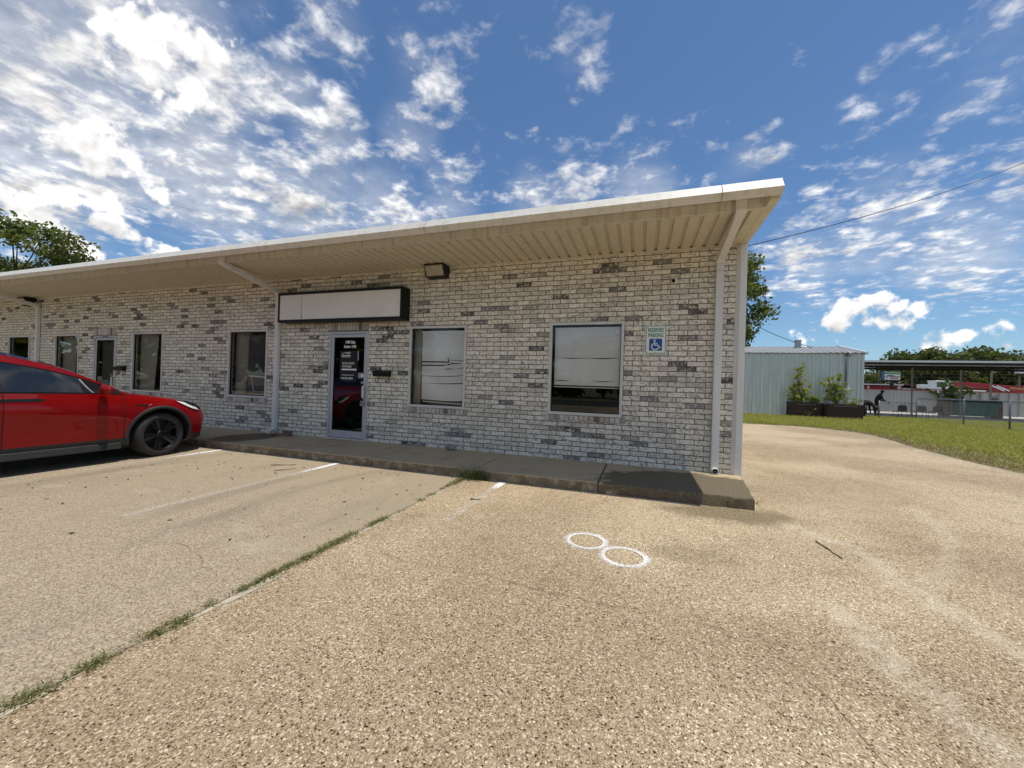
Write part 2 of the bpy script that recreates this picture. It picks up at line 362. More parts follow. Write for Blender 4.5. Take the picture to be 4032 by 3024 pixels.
def make_concrete():
    k = NT('worn_concrete'); P = k.sep(k.pos()); fl = k.comb(P[0], P[1], 0.0)
    v = k.voro(fl, 140); rc = k.sep(v.outputs['Color'])
    grit = k.ramp(rc[0], [(0,(.15,.11,.075)),(.3,(.38,.30,.22)),(.7,(.60,.50,.38)),(1,(.82,.72,.58))])
    cem = k.mix(k.noise(fl, 9, 5, .6), (.43,.355,.26), (.56,.475,.36))
    worn = k.step(k.noise(fl, .8, 5, .6, .6), .36, .6)
    # the slab wears down to its stone towards the camera, smooth near the kerb
    near = k.math('ADD', k.step(P[1], -2.6, -5.2), k.math('MULTIPLY', worn, .55), clamp=True)
    col = k.mix(k.math('MULTIPLY', near, .75), cem, grit)
    col = k.mix(k.math('MULTIPLY', k.step(k.noise(k.scale(fl, (1.6,.45,1)), .8, 5, .6, .5), .50, .70), .55), col, (.27,.24,.19))
    col = k.mix(k.math('MULTIPLY', k.step(k.noise(fl, 3.3, 6, .7), .60, .74), .45), col, (.25,.205,.15))
    col = k.mix(k.math('MULTIPLY', k.step(k.noise(fl, 1.6, 5, .6), .58, .7), .35), col, (.64,.57,.45))
    sp = k.voro(k.scale(fl, (1,1.2,1)), 2.6); spot = k.math('SUBTRACT', 1.0, k.step(k.math('ADD', sp.outputs['Distance'], k.math('MULTIPLY', k.noise(fl, 14, 3), .16)), .11, .16))
    col = k.mix(k.math('MULTIPLY', spot, k.math('MULTIPLY', k.step(k.sep(sp.outputs['Color'])[1], .55, .6), .75)), col, (.10,.08,.06))
    col = k.mix(1.0, col, (.77,.74,.665), 'MULTIPLY')
    k.base(col, .9, 0, .3); k.bump(k.math('MULTIPLY', v.outputs['Distance'], -1.0), .6, .006)
    return k.m
def make_walk():
    k = NT('walk_concrete'); P = k.sep(k.pos()); p = k.pos(); fl = k.comb(P[0], P[1], k.math('MULTIPLY', P[2], 1.0))
    col = k.mix(k.noise(fl, 5, 6, .65), (.42,.325,.20), (.57,.46,.30))
    col = k.mix(k.step(k.noise(fl, 70, 3), .55, .75), col, (.20,.17,.125))
    col = k.mix(k.math('MULTIPLY', k.step(k.noise(fl, 1.6, 5, .6), .5, .7), .4), col, (.21,.18,.135))
    # algae-dark patches below each downspout, and the rough dark kerb face
    def blob(cx, cy, rx, ry):
        a = k.math('POWER', k.math('DIVIDE', k.math('SUBTRACT', P[0], cx), rx), 2.0); b = k.math('POWER', k.math('DIVIDE', k.math('SUBTRACT', P[1], cy), ry), 2.0)
        return k.math('SUBTRACT', k.math('MULTIPLY_ADD', k.noise(fl, 3.5, 5, .65), .7, .7), k.math('SQRT', k.math('ADD', a, b)))
    g = k.mix(k.step(k.noise(fl, 60, 3), .4, .62), (.055,.043,.027), (.20,.162,.108))
    col = k.mix(k.math('MULTIPLY', k.step(blob(.75, -1.05, 1.3, .85), .0, .14), .88), col, g)
    col = k.mix(k.math('MULTIPLY', k.step(blob(-7.6, -.75, .55, .75), .0, .3), .75), col, (.06,.045,.03))
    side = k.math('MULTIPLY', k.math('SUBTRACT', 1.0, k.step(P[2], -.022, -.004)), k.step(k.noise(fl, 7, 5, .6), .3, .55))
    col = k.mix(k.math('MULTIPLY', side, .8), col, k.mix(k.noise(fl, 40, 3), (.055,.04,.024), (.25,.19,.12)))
    k.base(col, .92, 0, .2); k.bump(k.noise(fl, 90, 4), .5, .006)
    return k.m
def make_glass(name, tint=(.80,.84,.82), refl=1.45, rough=0.0):
    k = NT(name); k.N.remove(k.bsdf)
    t = k.n('ShaderNodeBsdfTransparent'); t.inputs[0].default_value = (*tint, 1)
    g = k.n('ShaderNodeBsdfGlossy'); g.inputs['Roughness'].default_value = rough; g.inputs[0].default_value = (.95,.97,.97,1)
    f = k.n('ShaderNodeFresnel'); f.inputs[0].default_value = refl
    fac = k.math('MULTIPLY', f.outputs[0], 1.55, clamp=True)
    m = k.n('ShaderNodeMixShader'); k.l(fac, m.inputs[0]); k.l(t.outputs[0], m.inputs[1]); k.l(g.outputs[0], m.inputs[2]); k.l(m.outputs[0], k.out.inputs[0])
    return k.m
def make_leaf(name, c, c2, trans=.35, rough=.5):
    k = NT(name); r = k.island()
    col = k.mix(r, c, c2); k.base(col, rough, 0, .35)
    t = k.n('ShaderNodeBsdfTranslucent'); k.l(k.mix(1.0, col, (1.5,1.4,.6), 'MULTIPLY'), t.inputs[0])
    m = k.n('ShaderNodeMixShader'); m.inputs[0].default_value = trans; k.l(k.bsdf.outputs[0], m.inputs[1]); k.l(t.outputs[0], m.inputs[2]); k.l(m.outputs[0], k.out.inputs[0])
    return k.m
def make_metal_paint(name, c, streak, rough=.45, amt=.5):
    k = NT(name); p = k.obj(); s_ = k.noise(k.scale(p, (9,9,.6)), 1.6, 6, .65)
    col = k.mix(k.math('MULTIPLY', k.step(s_, .45, .75), amt), c, streak)
    col = k.mix(k.math('MULTIPLY', k.step(k.noise(p, 4, 5, .65), .5, .75), amt*.5), col, streak)
    k.base(col, rough, 0, .4); k.bump(k.noise(p, 3, 3), .08, .01); return k.m
def make_car_paint():
    k = NT('red_car_paint'); b = k.bsdf
    k.base((.23,.0012,.003), .35, .0, .05); b.inputs['Coat Weight'].default_value = 1.0; b.inputs['Coat Roughness'].default_value = .03
    b.inputs['Coat IOR'].default_value = 1.38
    return k.m

MB_brick = make_brick(); M_soldier = make_soldier(); M_agg = make_aggregate(); M_conc = make_concrete(); M_walk = make_walk()
M_white = make_metal_paint('white_trim', (.68,.655,.585), (.40,.35,.265), .5, .5)
M_soffit = make_metal_paint('soffit_sheet', (.63,.58,.455), (.44,.385,.265), .5, .45)
M_gutter = make_metal_paint('weathered_gutter', (.62,.59,.52), (.34,.27,.17), .6, .7)
M_spout = make_metal_paint('downspout_white', (.70,.70,.68), (.50,.47,.42), .45, .3)
M_alu = mat('mill_aluminium', (.52,.53,.55), .42, .25, .06, 3)
M_frame = mat('window_trim', (.64,.63,.59), .5, .1, .08, 4)
M_black = mat('black_paint', (.010,.011,.011), .5, 0, .3, 5, spec=.25)
M_blackm = mat('black_matte', (.012,.012,.013), .75, 0, .2, 6)
M_glass = make_glass('window_glass', (.97,.98,.97)); M_dglass = make_glass('door_glass', (.55,.58,.57), 1.5)
M_blind = mat('blind_slat', (.90,.90,.88), .5, 0, .06, 2); M_dblind = mat('dark_blind_slat', (.10,.10,.105), .5, 0, .1, 2)
M_room = mat('room_wall', (.30,.27,.22), .8, 0, .1, 1); M_dark = mat('dark_interior', (.035,.032,.03), .8, 0, .2, 1)
M_beige = mat('tan_panel', (.36,.33,.27), .8, 0, .08, 2)
M_panel = mat('sign_plastic', (.74,.71,.655), .35, 0, .05, 1.2, 0, (.60,.55,.47))
M_whitep = mat('white_sheet', (.80,.80,.78), .4, 0, .03, 3)
M_line = None
M_red = make_car_paint()
M_rub = mat('tyre_rubber', (.026,.025,.023), .8, 0, .25, 20, .3)
M_clad = mat('grey_cladding', (.026,.025,.024), .6, 0, .15, 8)
M_cglass = NT('tinted_car_glass').base((.006,.008,.010), .03, 0, .9).m
M_rim = mat('dark_wheel_metal', (.022,.022,.023), .32, .7, .1, 8); M_rimb = mat('bright_wheel_metal', (.09,.09,.09), .28, .9, .05, 8)
M_lens = mat('lamp_lens', (.38,.35,.265), .35, 0, .15, 12, .3)
M_steel = mat('galvanised_steel', (.34,.36,.38), .5, .5, .12, 8)
M_bark = mat('bark', (.10,.075,.05), .9, 0, .3, 12, .5)

# ------------------------------------------------------------------ ground
def poly(name, pts, z, m, kids=()):
    b = MB(); b.face([(x, y, z) for x, y in pts]); o = b.build(name, m, fix=False); return struct(o)
M_dirt = mat('dry_ground', (.20,.16,.10), .95, 0, .25, .8); M_gravel = mat('pale_gravel', (.52,.49,.43), .95, 0, .2, 6)
M_slab = mat('yard_concrete', (.30,.28,.25), .9, 0, .15, 2)
M_soil = mat('lawn_soil', (.17,.15,.06), .95, 0, .3, 2, 0, (.27,.21,.11))
poly('ground', [(-900,-900),(900,-900),(900,900),(-900,900)], G-.03, M_dirt)
SEAM = -2.36
parking = poly('parking_lot', [(-60,-22),(SEAM-.008,-22),(SEAM-.008,-1.3),(-60,-1.3)], G, M_conc)
drive = poly('driveway', [(SEAM+.008,-22),(40,-22),(40,13.6),(1.0,13.6),(1.0,-1.2),(SEAM+.008,-1.2)], G, M_agg)
street = poly('road', [(-90,-34),(90,-34),(90,-22.3),(-90,-22.3)], G-.012, mat('asphalt', (.07,.068,.065), .9, 0, .2, 3))
EDGE = [(1.2,13.3),(3.0,12.95),(4.27,12.75),(5.4,12.75),(6.53,12.6),(7.35,11.7),(7.72,10.4),(7.5,8.9),(7.18,7.3),(6.98,6.0),(6.85,4.6),(6.8,3.3),(6.9,1.5),(7.3,-2),(8.2,-8),(9,-21)]
def smooth(pts, k=6):
    out = []
    for i in range(len(pts)-1):
        p0 = np.array(pts[max(i-1,0)]); p1 = np.array(pts[i]); p2 = np.array(pts[i+1]); p3 = np.array(pts[min(i+2,len(pts)-1)])
        for j in range(k):
            t = j/k; out.append(tuple(.5*((2*p1)+(-p0+p2)*t+(2*p0-5*p1+4*p2-p3)*t*t+(-p0+3*p1-3*p2+p3)*t**3)))
    out.append(tuple(pts[-1])); return out
ES = smooth(EDGE)
lawn = poly('lawn', ES + [(70,-21),(70,26.0),(1.2,26.0)], G+.006, M_soil)
poly('concrete_yard', [(12.5,26.0),(70,26.0),(70,33.4),(12.5,33.4)], G-.004, M_slab)
poly('gravel_yard', [(5,33.4),(90,33.4),(90,44),(5,44)], G-.002, M_gravel)
# pale worn rim where the driveway meets the lawn
b = MB()
for i in range(len(ES)-1):
    a, c = Vector((*ES[i],0)), Vector((*ES[i+1],0)); n = (c-a).cross(V(0,0,1)).normalized()
    w0, w1 = [.05+.035*sin(q*1.7)+.04*sin(q*.6) for q in (i,i+1)]
    z = V(0,0,G+.004)
    b.face([a+n*w0+z, c+n*w1+z, c-n*.05+z, a-n*.05+z])
b.build('driveway_rim', mat('pale_rim', (.44,.38,.29), .95, 0, .2, 7), drive, fix=False)

# cracks: thin irregular open seams
M_crack = mat('crack_dirt', (.17,.135,.09), .95, 0, .3, 10)
def crack(pts, w, seed, parent):
    r = random.Random(seed); b = MB(); P = []
    for i in range(len(pts)-1):
        a, c = np.array(pts[i]), np.array(pts[i+1]); m = max(3, int(np.linalg.norm(c-a)/.07))
        for j in range(m): P.append(a+(c-a)*j/m + np.array([r.gauss(0,.012), r.gauss(0,.012)]))
    for i in range(len(P)-1):
        if r.random() < .16: continue
        d = P[i+1]-P[i]; n = np.array([-d[1], d[0]])/(np.linalg.norm(d)+1e-6); w0 = w*r.uniform(.4,1.1)/2
        b.face([(*(P[i]-n*w0),G+.004),(*(P[i]+n*w0),G+.004),(*(P[i+1]+n*w0*.8),G+.004),(*(P[i+1]-n*w0*.8),G+.004)])
    b.build('crack', M_crack, parent, fix=False)
crack([(-1.9,-3.94),(-1.58,-3.965),(-1.02,-3.948),(-.73,-3.99),(-.28,-3.995),(.1,-4.0)], .0045, 1, drive)
crack([(.35,-4.02),(.65,-4.01),(.77,-4.21),(.845,-4.39),(.867,-4.58),(.95,-4.8)], .0032, 3, drive)
crack([(-5.3,-5.4),(-4.6,-4.6),(-3.4,-4.4),(-2.5,-4.7)], .003, 4, parking)
b = MB(); b.face([(SEAM-.02,-22,G-.006),(SEAM+.02,-22,G-.006),(SEAM+.02,-1.3,G-.006),(SEAM-.02,-1.3,G-.006)]); b.build('seam', mat('seam_dirt', (.28,.225,.155), .95, 0, .4, 4), parking, fix=False)
b = MB(); y = -1.45; rs_ = random.Random(21); wq = .04
while y > -7:
    w2 = max(.006, .022+.03*sin(y*5.1)+.02*rs_.random()); b.face([(SEAM+.004,y,G+.003),(SEAM+wq,y,G+.003),(SEAM+w2,y-.07,G+.003),(SEAM+.004,y-.07,G+.003)]); wq = w2; y -= .07
b.build('slab_edge', mat('pale_slab_edge', (.47,.405,.30), .95, 0, .2, 14), drive, fix=False)

# painted marks, worn away towards the open end of each bay
def make_linepaint(name, fade=None, ring=None):
    k = NT(name); P = k.sep(k.pos()); p = k.pos()
    t = k.n('ShaderNodeBsdfTransparent')
    k.base(k.mix(k.noise(p, 6, 4), (.78,.77,.73), (.86,.85,.82)), .8)
    g = k.math('MULTIPLY_ADD', k.noise(p, 140, 3, .7), 1.5, -.25)
    if fade: g = k.math('ADD', g, k.math('MULTIPLY', k.step(P[1], fade[0], fade[1]), .40))
    if ring:
        d = None
        for cx, cy, r0 in ring:
            q = k.math('SQRT', k.math('ADD', k.math('POWER', k.math('SUBTRACT', P[0], cx), 2.0), k.math('POWER', k.math('SUBTRACT', P[1], cy), 2.0)))
            e = k.math('SUBTRACT', q, r0)
            inside = k.step(e, -.006, .002)
            spray = k.math('SUBTRACT', 1.0, k.step(k.math('ADD', e, k.math('MULTIPLY_ADD', k.noise(p, 7, 3), .09, -.045)), .0, .12))
            core = k.math('MULTIPLY', inside, spray)
            g2 = k.math('ADD', k.math('MULTIPLY', core, .55), k.math('MULTIPLY', k.math('SUBTRACT', inside, 1.0), 2.0))
            d = g2 if d is None else k.math('MAXIMUM', d, g2)
            ins = inside if d is g2 else k.math('MULTIPLY', ins, inside)
        g = k.math('ADD', g, k.math('SUBTRACT', k.math('MULTIPLY', d, 1.0), k.math('MULTIPLY', k.math('SUBTRACT', 1.0, ins), 3.0)))
        f = k.step(g, .88, .98)
    else: f = k.math('MAXIMUM', k.step(g, .62, .74), k.math('MULTIPLY', k.step(k.noise(p, 24, 5, .7), .40, .62), .22))
    m = k.n('ShaderNodeMixShader'); k.l(f, m.inputs[0]); k.l(t.outputs[0], m.inputs[1]); k.l(k.bsdf.outputs[0], m.inputs[2]); k.l(m.outputs[0], k.out.inputs[0])
    return k.m
def stripe(x, y1, mt, parent, w=.10):
    b = MB(); b.face([(x-w/2,-1.43,G+.004),(x-w/2,y1,G+.004),(x+w/2,y1,G+.004),(x+w/2,-1.43,G+.004)]); b.build('parking_line', mt, parent, fix=False)
stripe(-4.63, -4.2, make_linepaint('line_paint', (-2.5,-1.55)), parking); stripe(-7.28, -3.4, make_linepaint('line_paint_2', (-2.7,-1.6)), parking)
stripe(-1.78, -3.1, make_linepaint('line_paint_3', (-1.95,-1.55)), drive)
RING = [(-.418,-3.04,.142),(-.09,-3.245,.150)]
b = MB(); b.face([(-.70,-3.55,G+.004),(.28,-3.55,G+.004),(.28,-2.75,G+.004),(-.70,-2.75,G+.004)])
o = b.build('spray_paint_rings', make_linepaint('spray_paint', None, RING), drive, fix=False); o['label'] = 'two touching white spray painted rings'

# raised walk
wk = MB(); rj = random.Random(3)
XJ = [1.40,-.49,-2.245,-4.02,-5.77,-7.52,-9.27,-11.02,-12.77,-14.5,-16.3,-18,-19.8,-21.5,-30]
def edgepts(a, c, n, amp): 
    a, c = np.array(a), np.array(c)
    return [tuple(a+(c-a)*i/n+(np.array([rj.gauss(0,amp), rj.gauss(0,amp)]) if 0 < i < n else 0)) for i in range(n)]
for i in range(len(XJ)-1):
    x1, x0 = XJ[i]-.005, XJ[i+1]+.005; xe = 1.285 if i == 0 else x1
    rim = edgepts((xe,-1.385),(x0,-1.40),24,.006)+edgepts((x0,-1.40),(x0,.12),2,0)+edgepts((x0,.12),(x1+(.05 if i == 0 else 0),.12),2,0)+edgepts((x1+(.05 if i == 0 else 0),.12),(xe,-1.385),14 if i == 0 else 2,.006)
    n = len(rim); c = np.mean(np.array(rim), 0); s0 = len(wk.v)
    low = [(p[0], p[1]+(rj.gauss(-.004,.010)), G-.05) for p in rim]
    mid = [(p[0]+rj.gauss(0,.004), p[1]-.002+rj.gauss(0,.006), -.02+rj.gauss(0,.004)) for p in rim]
    top = [(p[0]+(c[0]-p[0])*.012, p[1]+(c[1]-p[1])*.02, 0+rj.gauss(0,.0012)) for p in rim]
    wk.v += low+mid+top
    for k in range(n):
        k2 = (k+1) % n
        for a in (0, n): wk.f.append((s0+a+k, s0+a+k2, s0+a+n+k2, s0+a+n+k)); wk.m.append(0)
    wk.f.append(tuple(s0+2*n+k for k in range(n))); wk.m.append(0)
walk = struct(wk.build('sidewalk', M_walk, smooth=True, angle=28))
b = MB(); b.box(-29.9,1.15,-1.36,.1,G-.05,-.012); b.build('joint_fill', M_crack, walk)

# ------------------------------------------------------------------ brick building
bld = thing('brick_building', 'long white washed brick building with wide flat metal eaves', 'building', (-6,0,0))
WIN = [(-1.50,-.29,.77,2.315),(-4.30,-3.10,.765,2.305),(-9.27,-8.05,.77,2.31),(-12.86,-11.64,.77,2.305),(-16.49,-15.29,.77,2.295),(-19.08,-17.86,.77,2.285)]
DOOR = [(-6.278,-5.275,.012,2.237),(-14.56,-13.555,.012,2.243)]
HOLES = WIN+DOOR
XL, XR, ZT = -30.0, 1.303, 3.46
xs = sorted({XL, XR} | {h[0] for h in HOLES} | {h[1] for h in HOLES}); zs = sorted({-.05, ZT} | {h[2] for h in HOLES} | {h[3] for h in HOLES})
b = MB(); TH = .13
def inhole(x, z): return any(h[0] < x < h[1] and h[2] < z < h[3] for h in HOLES)
for i in range(len(xs)-1):
    for j in range(len(zs)-1):
        if not inhole((xs[i]+xs[i+1])/2, (zs[j]+zs[j+1])/2):
            b.face([(xs[i],0,zs[j]),(xs[i+1],0,zs[j]),(xs[i+1],0,zs[j+1]),(xs[i],0,zs[j+1])])
for x0, x1, z0, z1 in HOLES:
    for p, q in (((x0,z0),(x0,z1)),((x0,z1),(x1,z1)),((x1,z1),(x1,z0)),((x1,z0),(x0,z0))):
        b.face([(p[0],0,p[1]),(q[0],0,q[1]),(q[0],TH,q[1]),(p[0],TH,p[1])])
b.build('wall', MB_brick, bld)
# metal skinned back and sides, floor, roof
b = MB()
b.box(XL-.2,XL,.0,11,-.05,3.5); b.box(XL,1.43,10.9,11,-.05,3.4); b.box(1.33,1.43,.02,10.9,-.05,3.45)
b.build('side_wall', M_white, bld)
b = MB(); b.box(XL,1.33,.13,10.9,-.05,.005); b.build('floor', M_dark, bld)
b = MB()
b.box(XL,1.33,4.2,4.3,.005,3.4)
for x in (-2.3,-7.0,-10.4,-14.9,-17.2,-21): b.box(x-.05,x+.05,.14,4.2,.005,3.4)
b.build('inner_wall', M_room, bld)
b = MB(); b.box(XL,1.33,.14,4.2,2.75,2.8); b.build('ceiling', M_room, bld)
# corner post: bevelled white metal
b = MB(); b.prism([(1.303,.02),(1.303,-.004),(1.352,-.046),(1.440,-.046),(1.440,.02)], 'z', -.03, 3.43); b.build('corner_post', M_spout, bld, bevel=.004)
# roof deck, ribbed on its underside
XE = 1.44
b = MB(); b.prism([(-1.20,3.60),(-1.20,3.62),(11.2,3.56),(11.2,3.50)], 'x', XL, XE-.005); b.build('roof', M_white, bld)
b = MB(); prof = []; x = XE-.10; pit = .172
while x > XL:
    prof += [(x, 3.437), (x-.118, 3.437), (x-.128, 3.468), (x-.160, 3.468)]; x -= pit; 
v0 = len(b.v)
for q in prof:
    b.v.append((q[0], -1.20, q[1])); b.v.append((q[0], .0, q[1]-.002))
for k in range(len(prof)-1): b.f.append((v0+2*k, v0+2*k+1, v0+2*k+3, v0+2*k+2)); b.m.append(0)
b.build('soffit', M_soffit, bld)
b = MB(); b.box(XE-.10,XE,-1.44,.9,3.432,3.60); b.box(XE-.012,XE,.9,11.2,3.40,3.60); b.build('eave_end', M_soffit, bld, bevel=.003)
b = MB(); b.box(XL,1.303,-.014,.12,3.405,3.437); b.build('wall_trim', M_soffit, bld)
b = MB(); x = XE-.05
segs = [(XE-.06,-1.9),(-1.905,-3.86),(-3.865,-8.7),(-8.705,-9.9),(-9.905,-15),(-15.005,-22),(-22.005,XL)]
for a, c in segs: b.box(c, a, -1.255, -1.195, 3.424, 3.548)
b.build('eave_beam', M_gutter, bld, bevel=.004)
# gutter fascia in lengths with joints
gp = [(-1.485,3.644),(-1.572,3.515),(-1.500,3.446),(-1.250,3.552),(-1.250,3.566),(-1.40,3.60),(-1.40,3.652)]
gj = [XE,.83,-3.1,-7.0,-9.4,-11.2,-13.3,-16.0,-19.0,-22.5,-26,XL]
for i in range(len(gj)-1):
    b = MB(); b.prism(gp, 'x', gj[i+1]+.004, gj[i]-.004); b.build('gutter', M_white, bld)
M_rj = mat('rusty_joint', (.16,.13,.10), .8, .2, .3, 20)
for x in gj[1:-1]: b = MB(); b.prism([(y+.006, z-(.002 if z > 3.5 else -.004)) for y, z in gp], 'x', x-.006, x+.006); b.build('gutter_joint', M_rj, bld)
# downspouts with sloping arms
M_sj = mat('spout_joint', (.30,.28,.25), .6)
def downspout(x, w, zel, kick):
    b = MB(); d = .082
    b.prism([(0,.075) if 0 else (-.006,zel+.03),(-.006,.05),(-d,.03),(-d,zel)], 'x', x, x+w)
    # sloping arm and the outlet box under the gutter
    b.prism([(-.004,zel+.03),(-.083,zel-.002),(-.135,zel+.045),(-.10,zel+.135)], 'x', x-.003, x+w+.003)
    b.prism([(-.12,zel+.045),(-1.20,3.345),(-1.215,3.44),(-.10,zel+.135)], 'x', x+.002, x+w-.002)
    b.prism([(-1.19,3.42),(-1.18,3.345),(-1.275,3.37),(-1.315,3.40),(-1.315,3.53),(-1.255,3.55),(-1.256,3.42)], 'x', x-.006, x+w+.006)
    o = b.build('downspout', M_spout, bld, bevel=.006)
    for z in (zel-.10, zel-.0): b = MB(); b.box(x-.003,x+w+.003,-d-.003,-.005,z-.004,z); b.build('joint_band', M_sj, o)
    b = MB()
    if kick: b.prism([(-.01,.07),(-.08,.05),(-.20,.005),(-.20,.07),(-.085,.12)], 'x', x+.004, x+w-.004); b.build('spout_shoe', M_spout, o, bevel=.004)
    else:
        b.lathe([(.047,0),(.047,.055),(.040,.056),(.040,.0)], (x+w/2,-d+.002,.052), (0,-1,-.15), 20, closed=True); b.build('spout_mouth', M_spout, o)
        b = MB(); b.lathe([(.0,0),(.041,0)], (x+w/2,-d-.002,.052), (0,-1,-.15), 20); b.build('spout_hole', M_blackm, o)
    return o
downspout(1.028,.103,3.14,False); downspout(-7.755,.105,3.06,True); downspout(-17.39,.11,3.10,True)

def frame_ring(b, x0, x1, z0, z1, w, y0, y1, m=0):
    b.box(x0,x1,y0,y1,z1-w,z1,m); b.box(x0,x1,y0,y1,z0,z0+w,m); b.box(x0,x0+w,y0,y1,z0+w,z1-w,m); b.box(x1-w,x1,y0,y1,z0+w,z1-w,m)
def slats(b, x0, x1, ztop, zbot, y, sag=None, tilt=.0103, pitch=.0215):
    n = int((ztop-zbot)/pitch)
    for i in range(n):
        z = ztop-i*pitch; K = 8; s0 = len(b.v)
        for k in range(K+1):
            x = x0+(x1-x0)*k/K; dz = sag(x, z) if sag else 0
            b.v += [(x,y-.004,z+tilt+dz),(x,y-.009,z+dz+.001),(x,y-.004,z-tilt+dz)]
        for k in range(K):
            for q in (0,1): b.f.append((s0+3*k+q, s0+3*k+q+1, s0+3*k+q+4, s0+3*k+q+3)); b.m.append(0)
def window(i, x0, x1, z0, z1):
    b = MB(); frame_ring(b, x0-.012, x1+.012, z0-.012, z1+.012, .045, -.016, .07)
    f = b.build('window', M_frame, bld, bevel=.003)
    b = MB(); frame_ring(b, x0+.033, x1-.033, z0+.033, z1-.033, .010, .02, .05); b.build('gasket', M_black, f)
    b = MB(); b.face([(x0+.04,.036,z0+.04),(x1-.04,.036,z0+.04),(x1-.04,.036,z1-.04),(x0+.04,.036,z1-.04)]); b.build('pane', M_glass, f, fix=False)
    b = MB(); x = x0-.055; r = random.Random(i)
    while x < x1+.02: b.box(x+.004,x+.078,-.016,.05,z0-.108,z0-.022); x += .0835
    b.build('sill', M_soldier, f, bevel=.004)
    b = MB(); b.box(x0-.06,x1+.06,-.003,.04,z0-.112,z0-.018); b.build('sill_mortar', mat('sill_mortar', (.20,.165,.115), .9), f)
    return f
F = [window(i, *w) for i, w in enumerate(WIN)]
# blinds of the two near windows, bent where they are bent in the photograph
def sag2(x, z):
    s = 0
    if 1.66 < z < 1.73: s -= .017*math.exp(-((x+1.12)/.16)**2)+.020*math.exp(-((x+.60)/.18)**2)
    if 1.27 < z < 1.345: s += -.016*math.exp(-((x+.6)/.12)**2) - .020*math.exp(-((x+1.34)/.09)**2)
    return s
b = MB(); slats(b, -1.435, -.335, 2.215, 1.70, .10, sag2); slats(b, -1.434, -.336, 1.7205, 1.335, .10, sag2); slats(b, -1.434, -.336, 1.355, 1.245, .10, sag2)
b.box(-1.44,-.33,.085,.115,2.218,2.252); b.box(-1.435,-.335,.09,.11,1.222,1.236)
for x in (-1.30,-.89,-.48): b.box(x-.001,x+.001,.088,.09,1.23,2.22)
b.build('blind', M_blind, F[0], fix=False)
def sag1(x, z):
    t = max(0, (x+3.62)/.46)
    s = .03*t*t if z < 1.62 else 0
    if 1.50 < z < 1.62: s += .055*max(0, abs((x+3.34)/.2)-.1)*(x > -3.52)*.5
    return s - .028*(x+4.07)*(z < 1.22)
b = MB(); slats(b, -4.085, -3.165, 2.195, 1.70, .10); slats(b, -4.085, -3.52, 1.70, 1.62, .10); slats(b, -3.50, -3.16, 1.70, 1.655, .10); slats(b, -3.48, -3.17, 1.652, 1.60, .095, lambda x, z: -.03*(x+3.48))
slats(b, -4.08, -3.165, 1.545, 1.335, .10, sag1); slats(b, -4.08, -3.52, 1.612, 1.55, .10); slats(b, -4.07, -3.165, 1.341, .885, .10, sag1)
b.box(-4.10,-3.155,.085,.115,2.2,2.235); b.bar((-4.05,.1,.862),(-3.165,.1,.835),.02,.014); b.bar((-3.52,.098,1.625),(-3.42,.098,1.58),.003,.02); b.bar((-3.42,.098,1.58),(-3.165,.098,1.60),.003,.022)
for x in (-3.95,-3.55,-3.28): b.box(x-.001,x+.001,.088,.09,.87,2.2)
b.build('blind', M_blind, F[1], fix=False)
b = MB(); slats(b, -8.78, -8.10, 2.22, .86, .12); b.build('blind', M_dblind, F[2], fix=False)
b = MB(); b.bar((-8.66,.105,1.25),(-8.56,.105,.90),.004,.02); b.bar((-8.75,.105,1.26),(-8.10,.105,1.23),.006,.02); b.box(-8.78,-8.10,.10,.13,.83,.845); b.build('blind_slat', M_blind, F[2])
for x0, x1, f in ((-9.25,-8.80,F[2]),(-12.84,-12.12,F[3]),(-16.47,-15.75,F[4])):
    b = MB(); b.prism([(x0,.80),(x1-.10,.80),(x1+.03,2.29),(x0,2.29)], 'y', .16, .165); b.build('beige_panel', M_beige, f)  # slant-edged tan panels put behind the left part of each pane
b = MB(); b.box(-4.28,-4.12,.13,.16,.78,2.29); b.build('beige_panel', M_beige, F[1])

# doors
def door(i, x0, x1, z0, z1):
    b = MB(); b.box(x0-.004,x0+.047,-.012,.10,z0,z1); b.box(x1-.047,x1+.004,-.012,.10,z0,z1); b.box(x0+.047,x1-.047,-.012,.10,z1-.047,z1+.003)
    b.build('door_frame', M_alu, bld, bevel=.003)
    b = MB(); l, r, bt, tp = x0+.055, x1-.055, z0+.018, z1-.057
    gl, gr, gb, gt = x0+.122, x1-.105, (z0+.163), z1-.117
    b.box(l,gl,-.002,.045,bt,tp); b.box(gr,r,-.002,.045,bt,tp); b.box(gl,gr,-.002,.045,gt,tp); b.box(gl,gr,-.002,.045,bt,gb)
    d = b.build('door', M_alu, bld, bevel=.003)
    b = MB(); frame_ring(b, gl-.004, gr+.004, gb-.004, gt+.004, .010, .004, .03); b.build('gasket', M_black, d)
    b = MB(); b.face([(gl,.018,gb),(gr,.018,gb),(gr,.018,gt),(gl,.018,gt)]); b.build('door_pane', M_dglass, d, fix=False)
    b = MB(); b.box(x0-.04,x1+.03,-.06,.10,-.002,z0+.008); b.build('threshold', M_gutter, bld, bevel=.003)
    b = MB(); zc = .99; b.box(gr+.008,gr+.062,-.062,-.052,zc-.13,zc+.13); b.box(gr+.02,gr+.045,-.052,-.002,zc+.09,zc+.11); b.box(gr+.02,gr+.045,-.052,-.002,zc-.11,zc-.09)
    b.build('handle', M_frame, d, bevel=.002); b = MB(); b.lathe([(0,.0),(.018,0),(.018,.008),(0,.008)], (gr+.055,-.012,1.27), (0,1,0), 16); b.build('lock', M_frame, d)
    for z in (z0+.05, z1-.09): b = MB(); b.box(l-.002,l+.03,-.022,-.002,z-.03,z+.03); b.build('pivot', M_alu, d, bevel=.003)
    return d
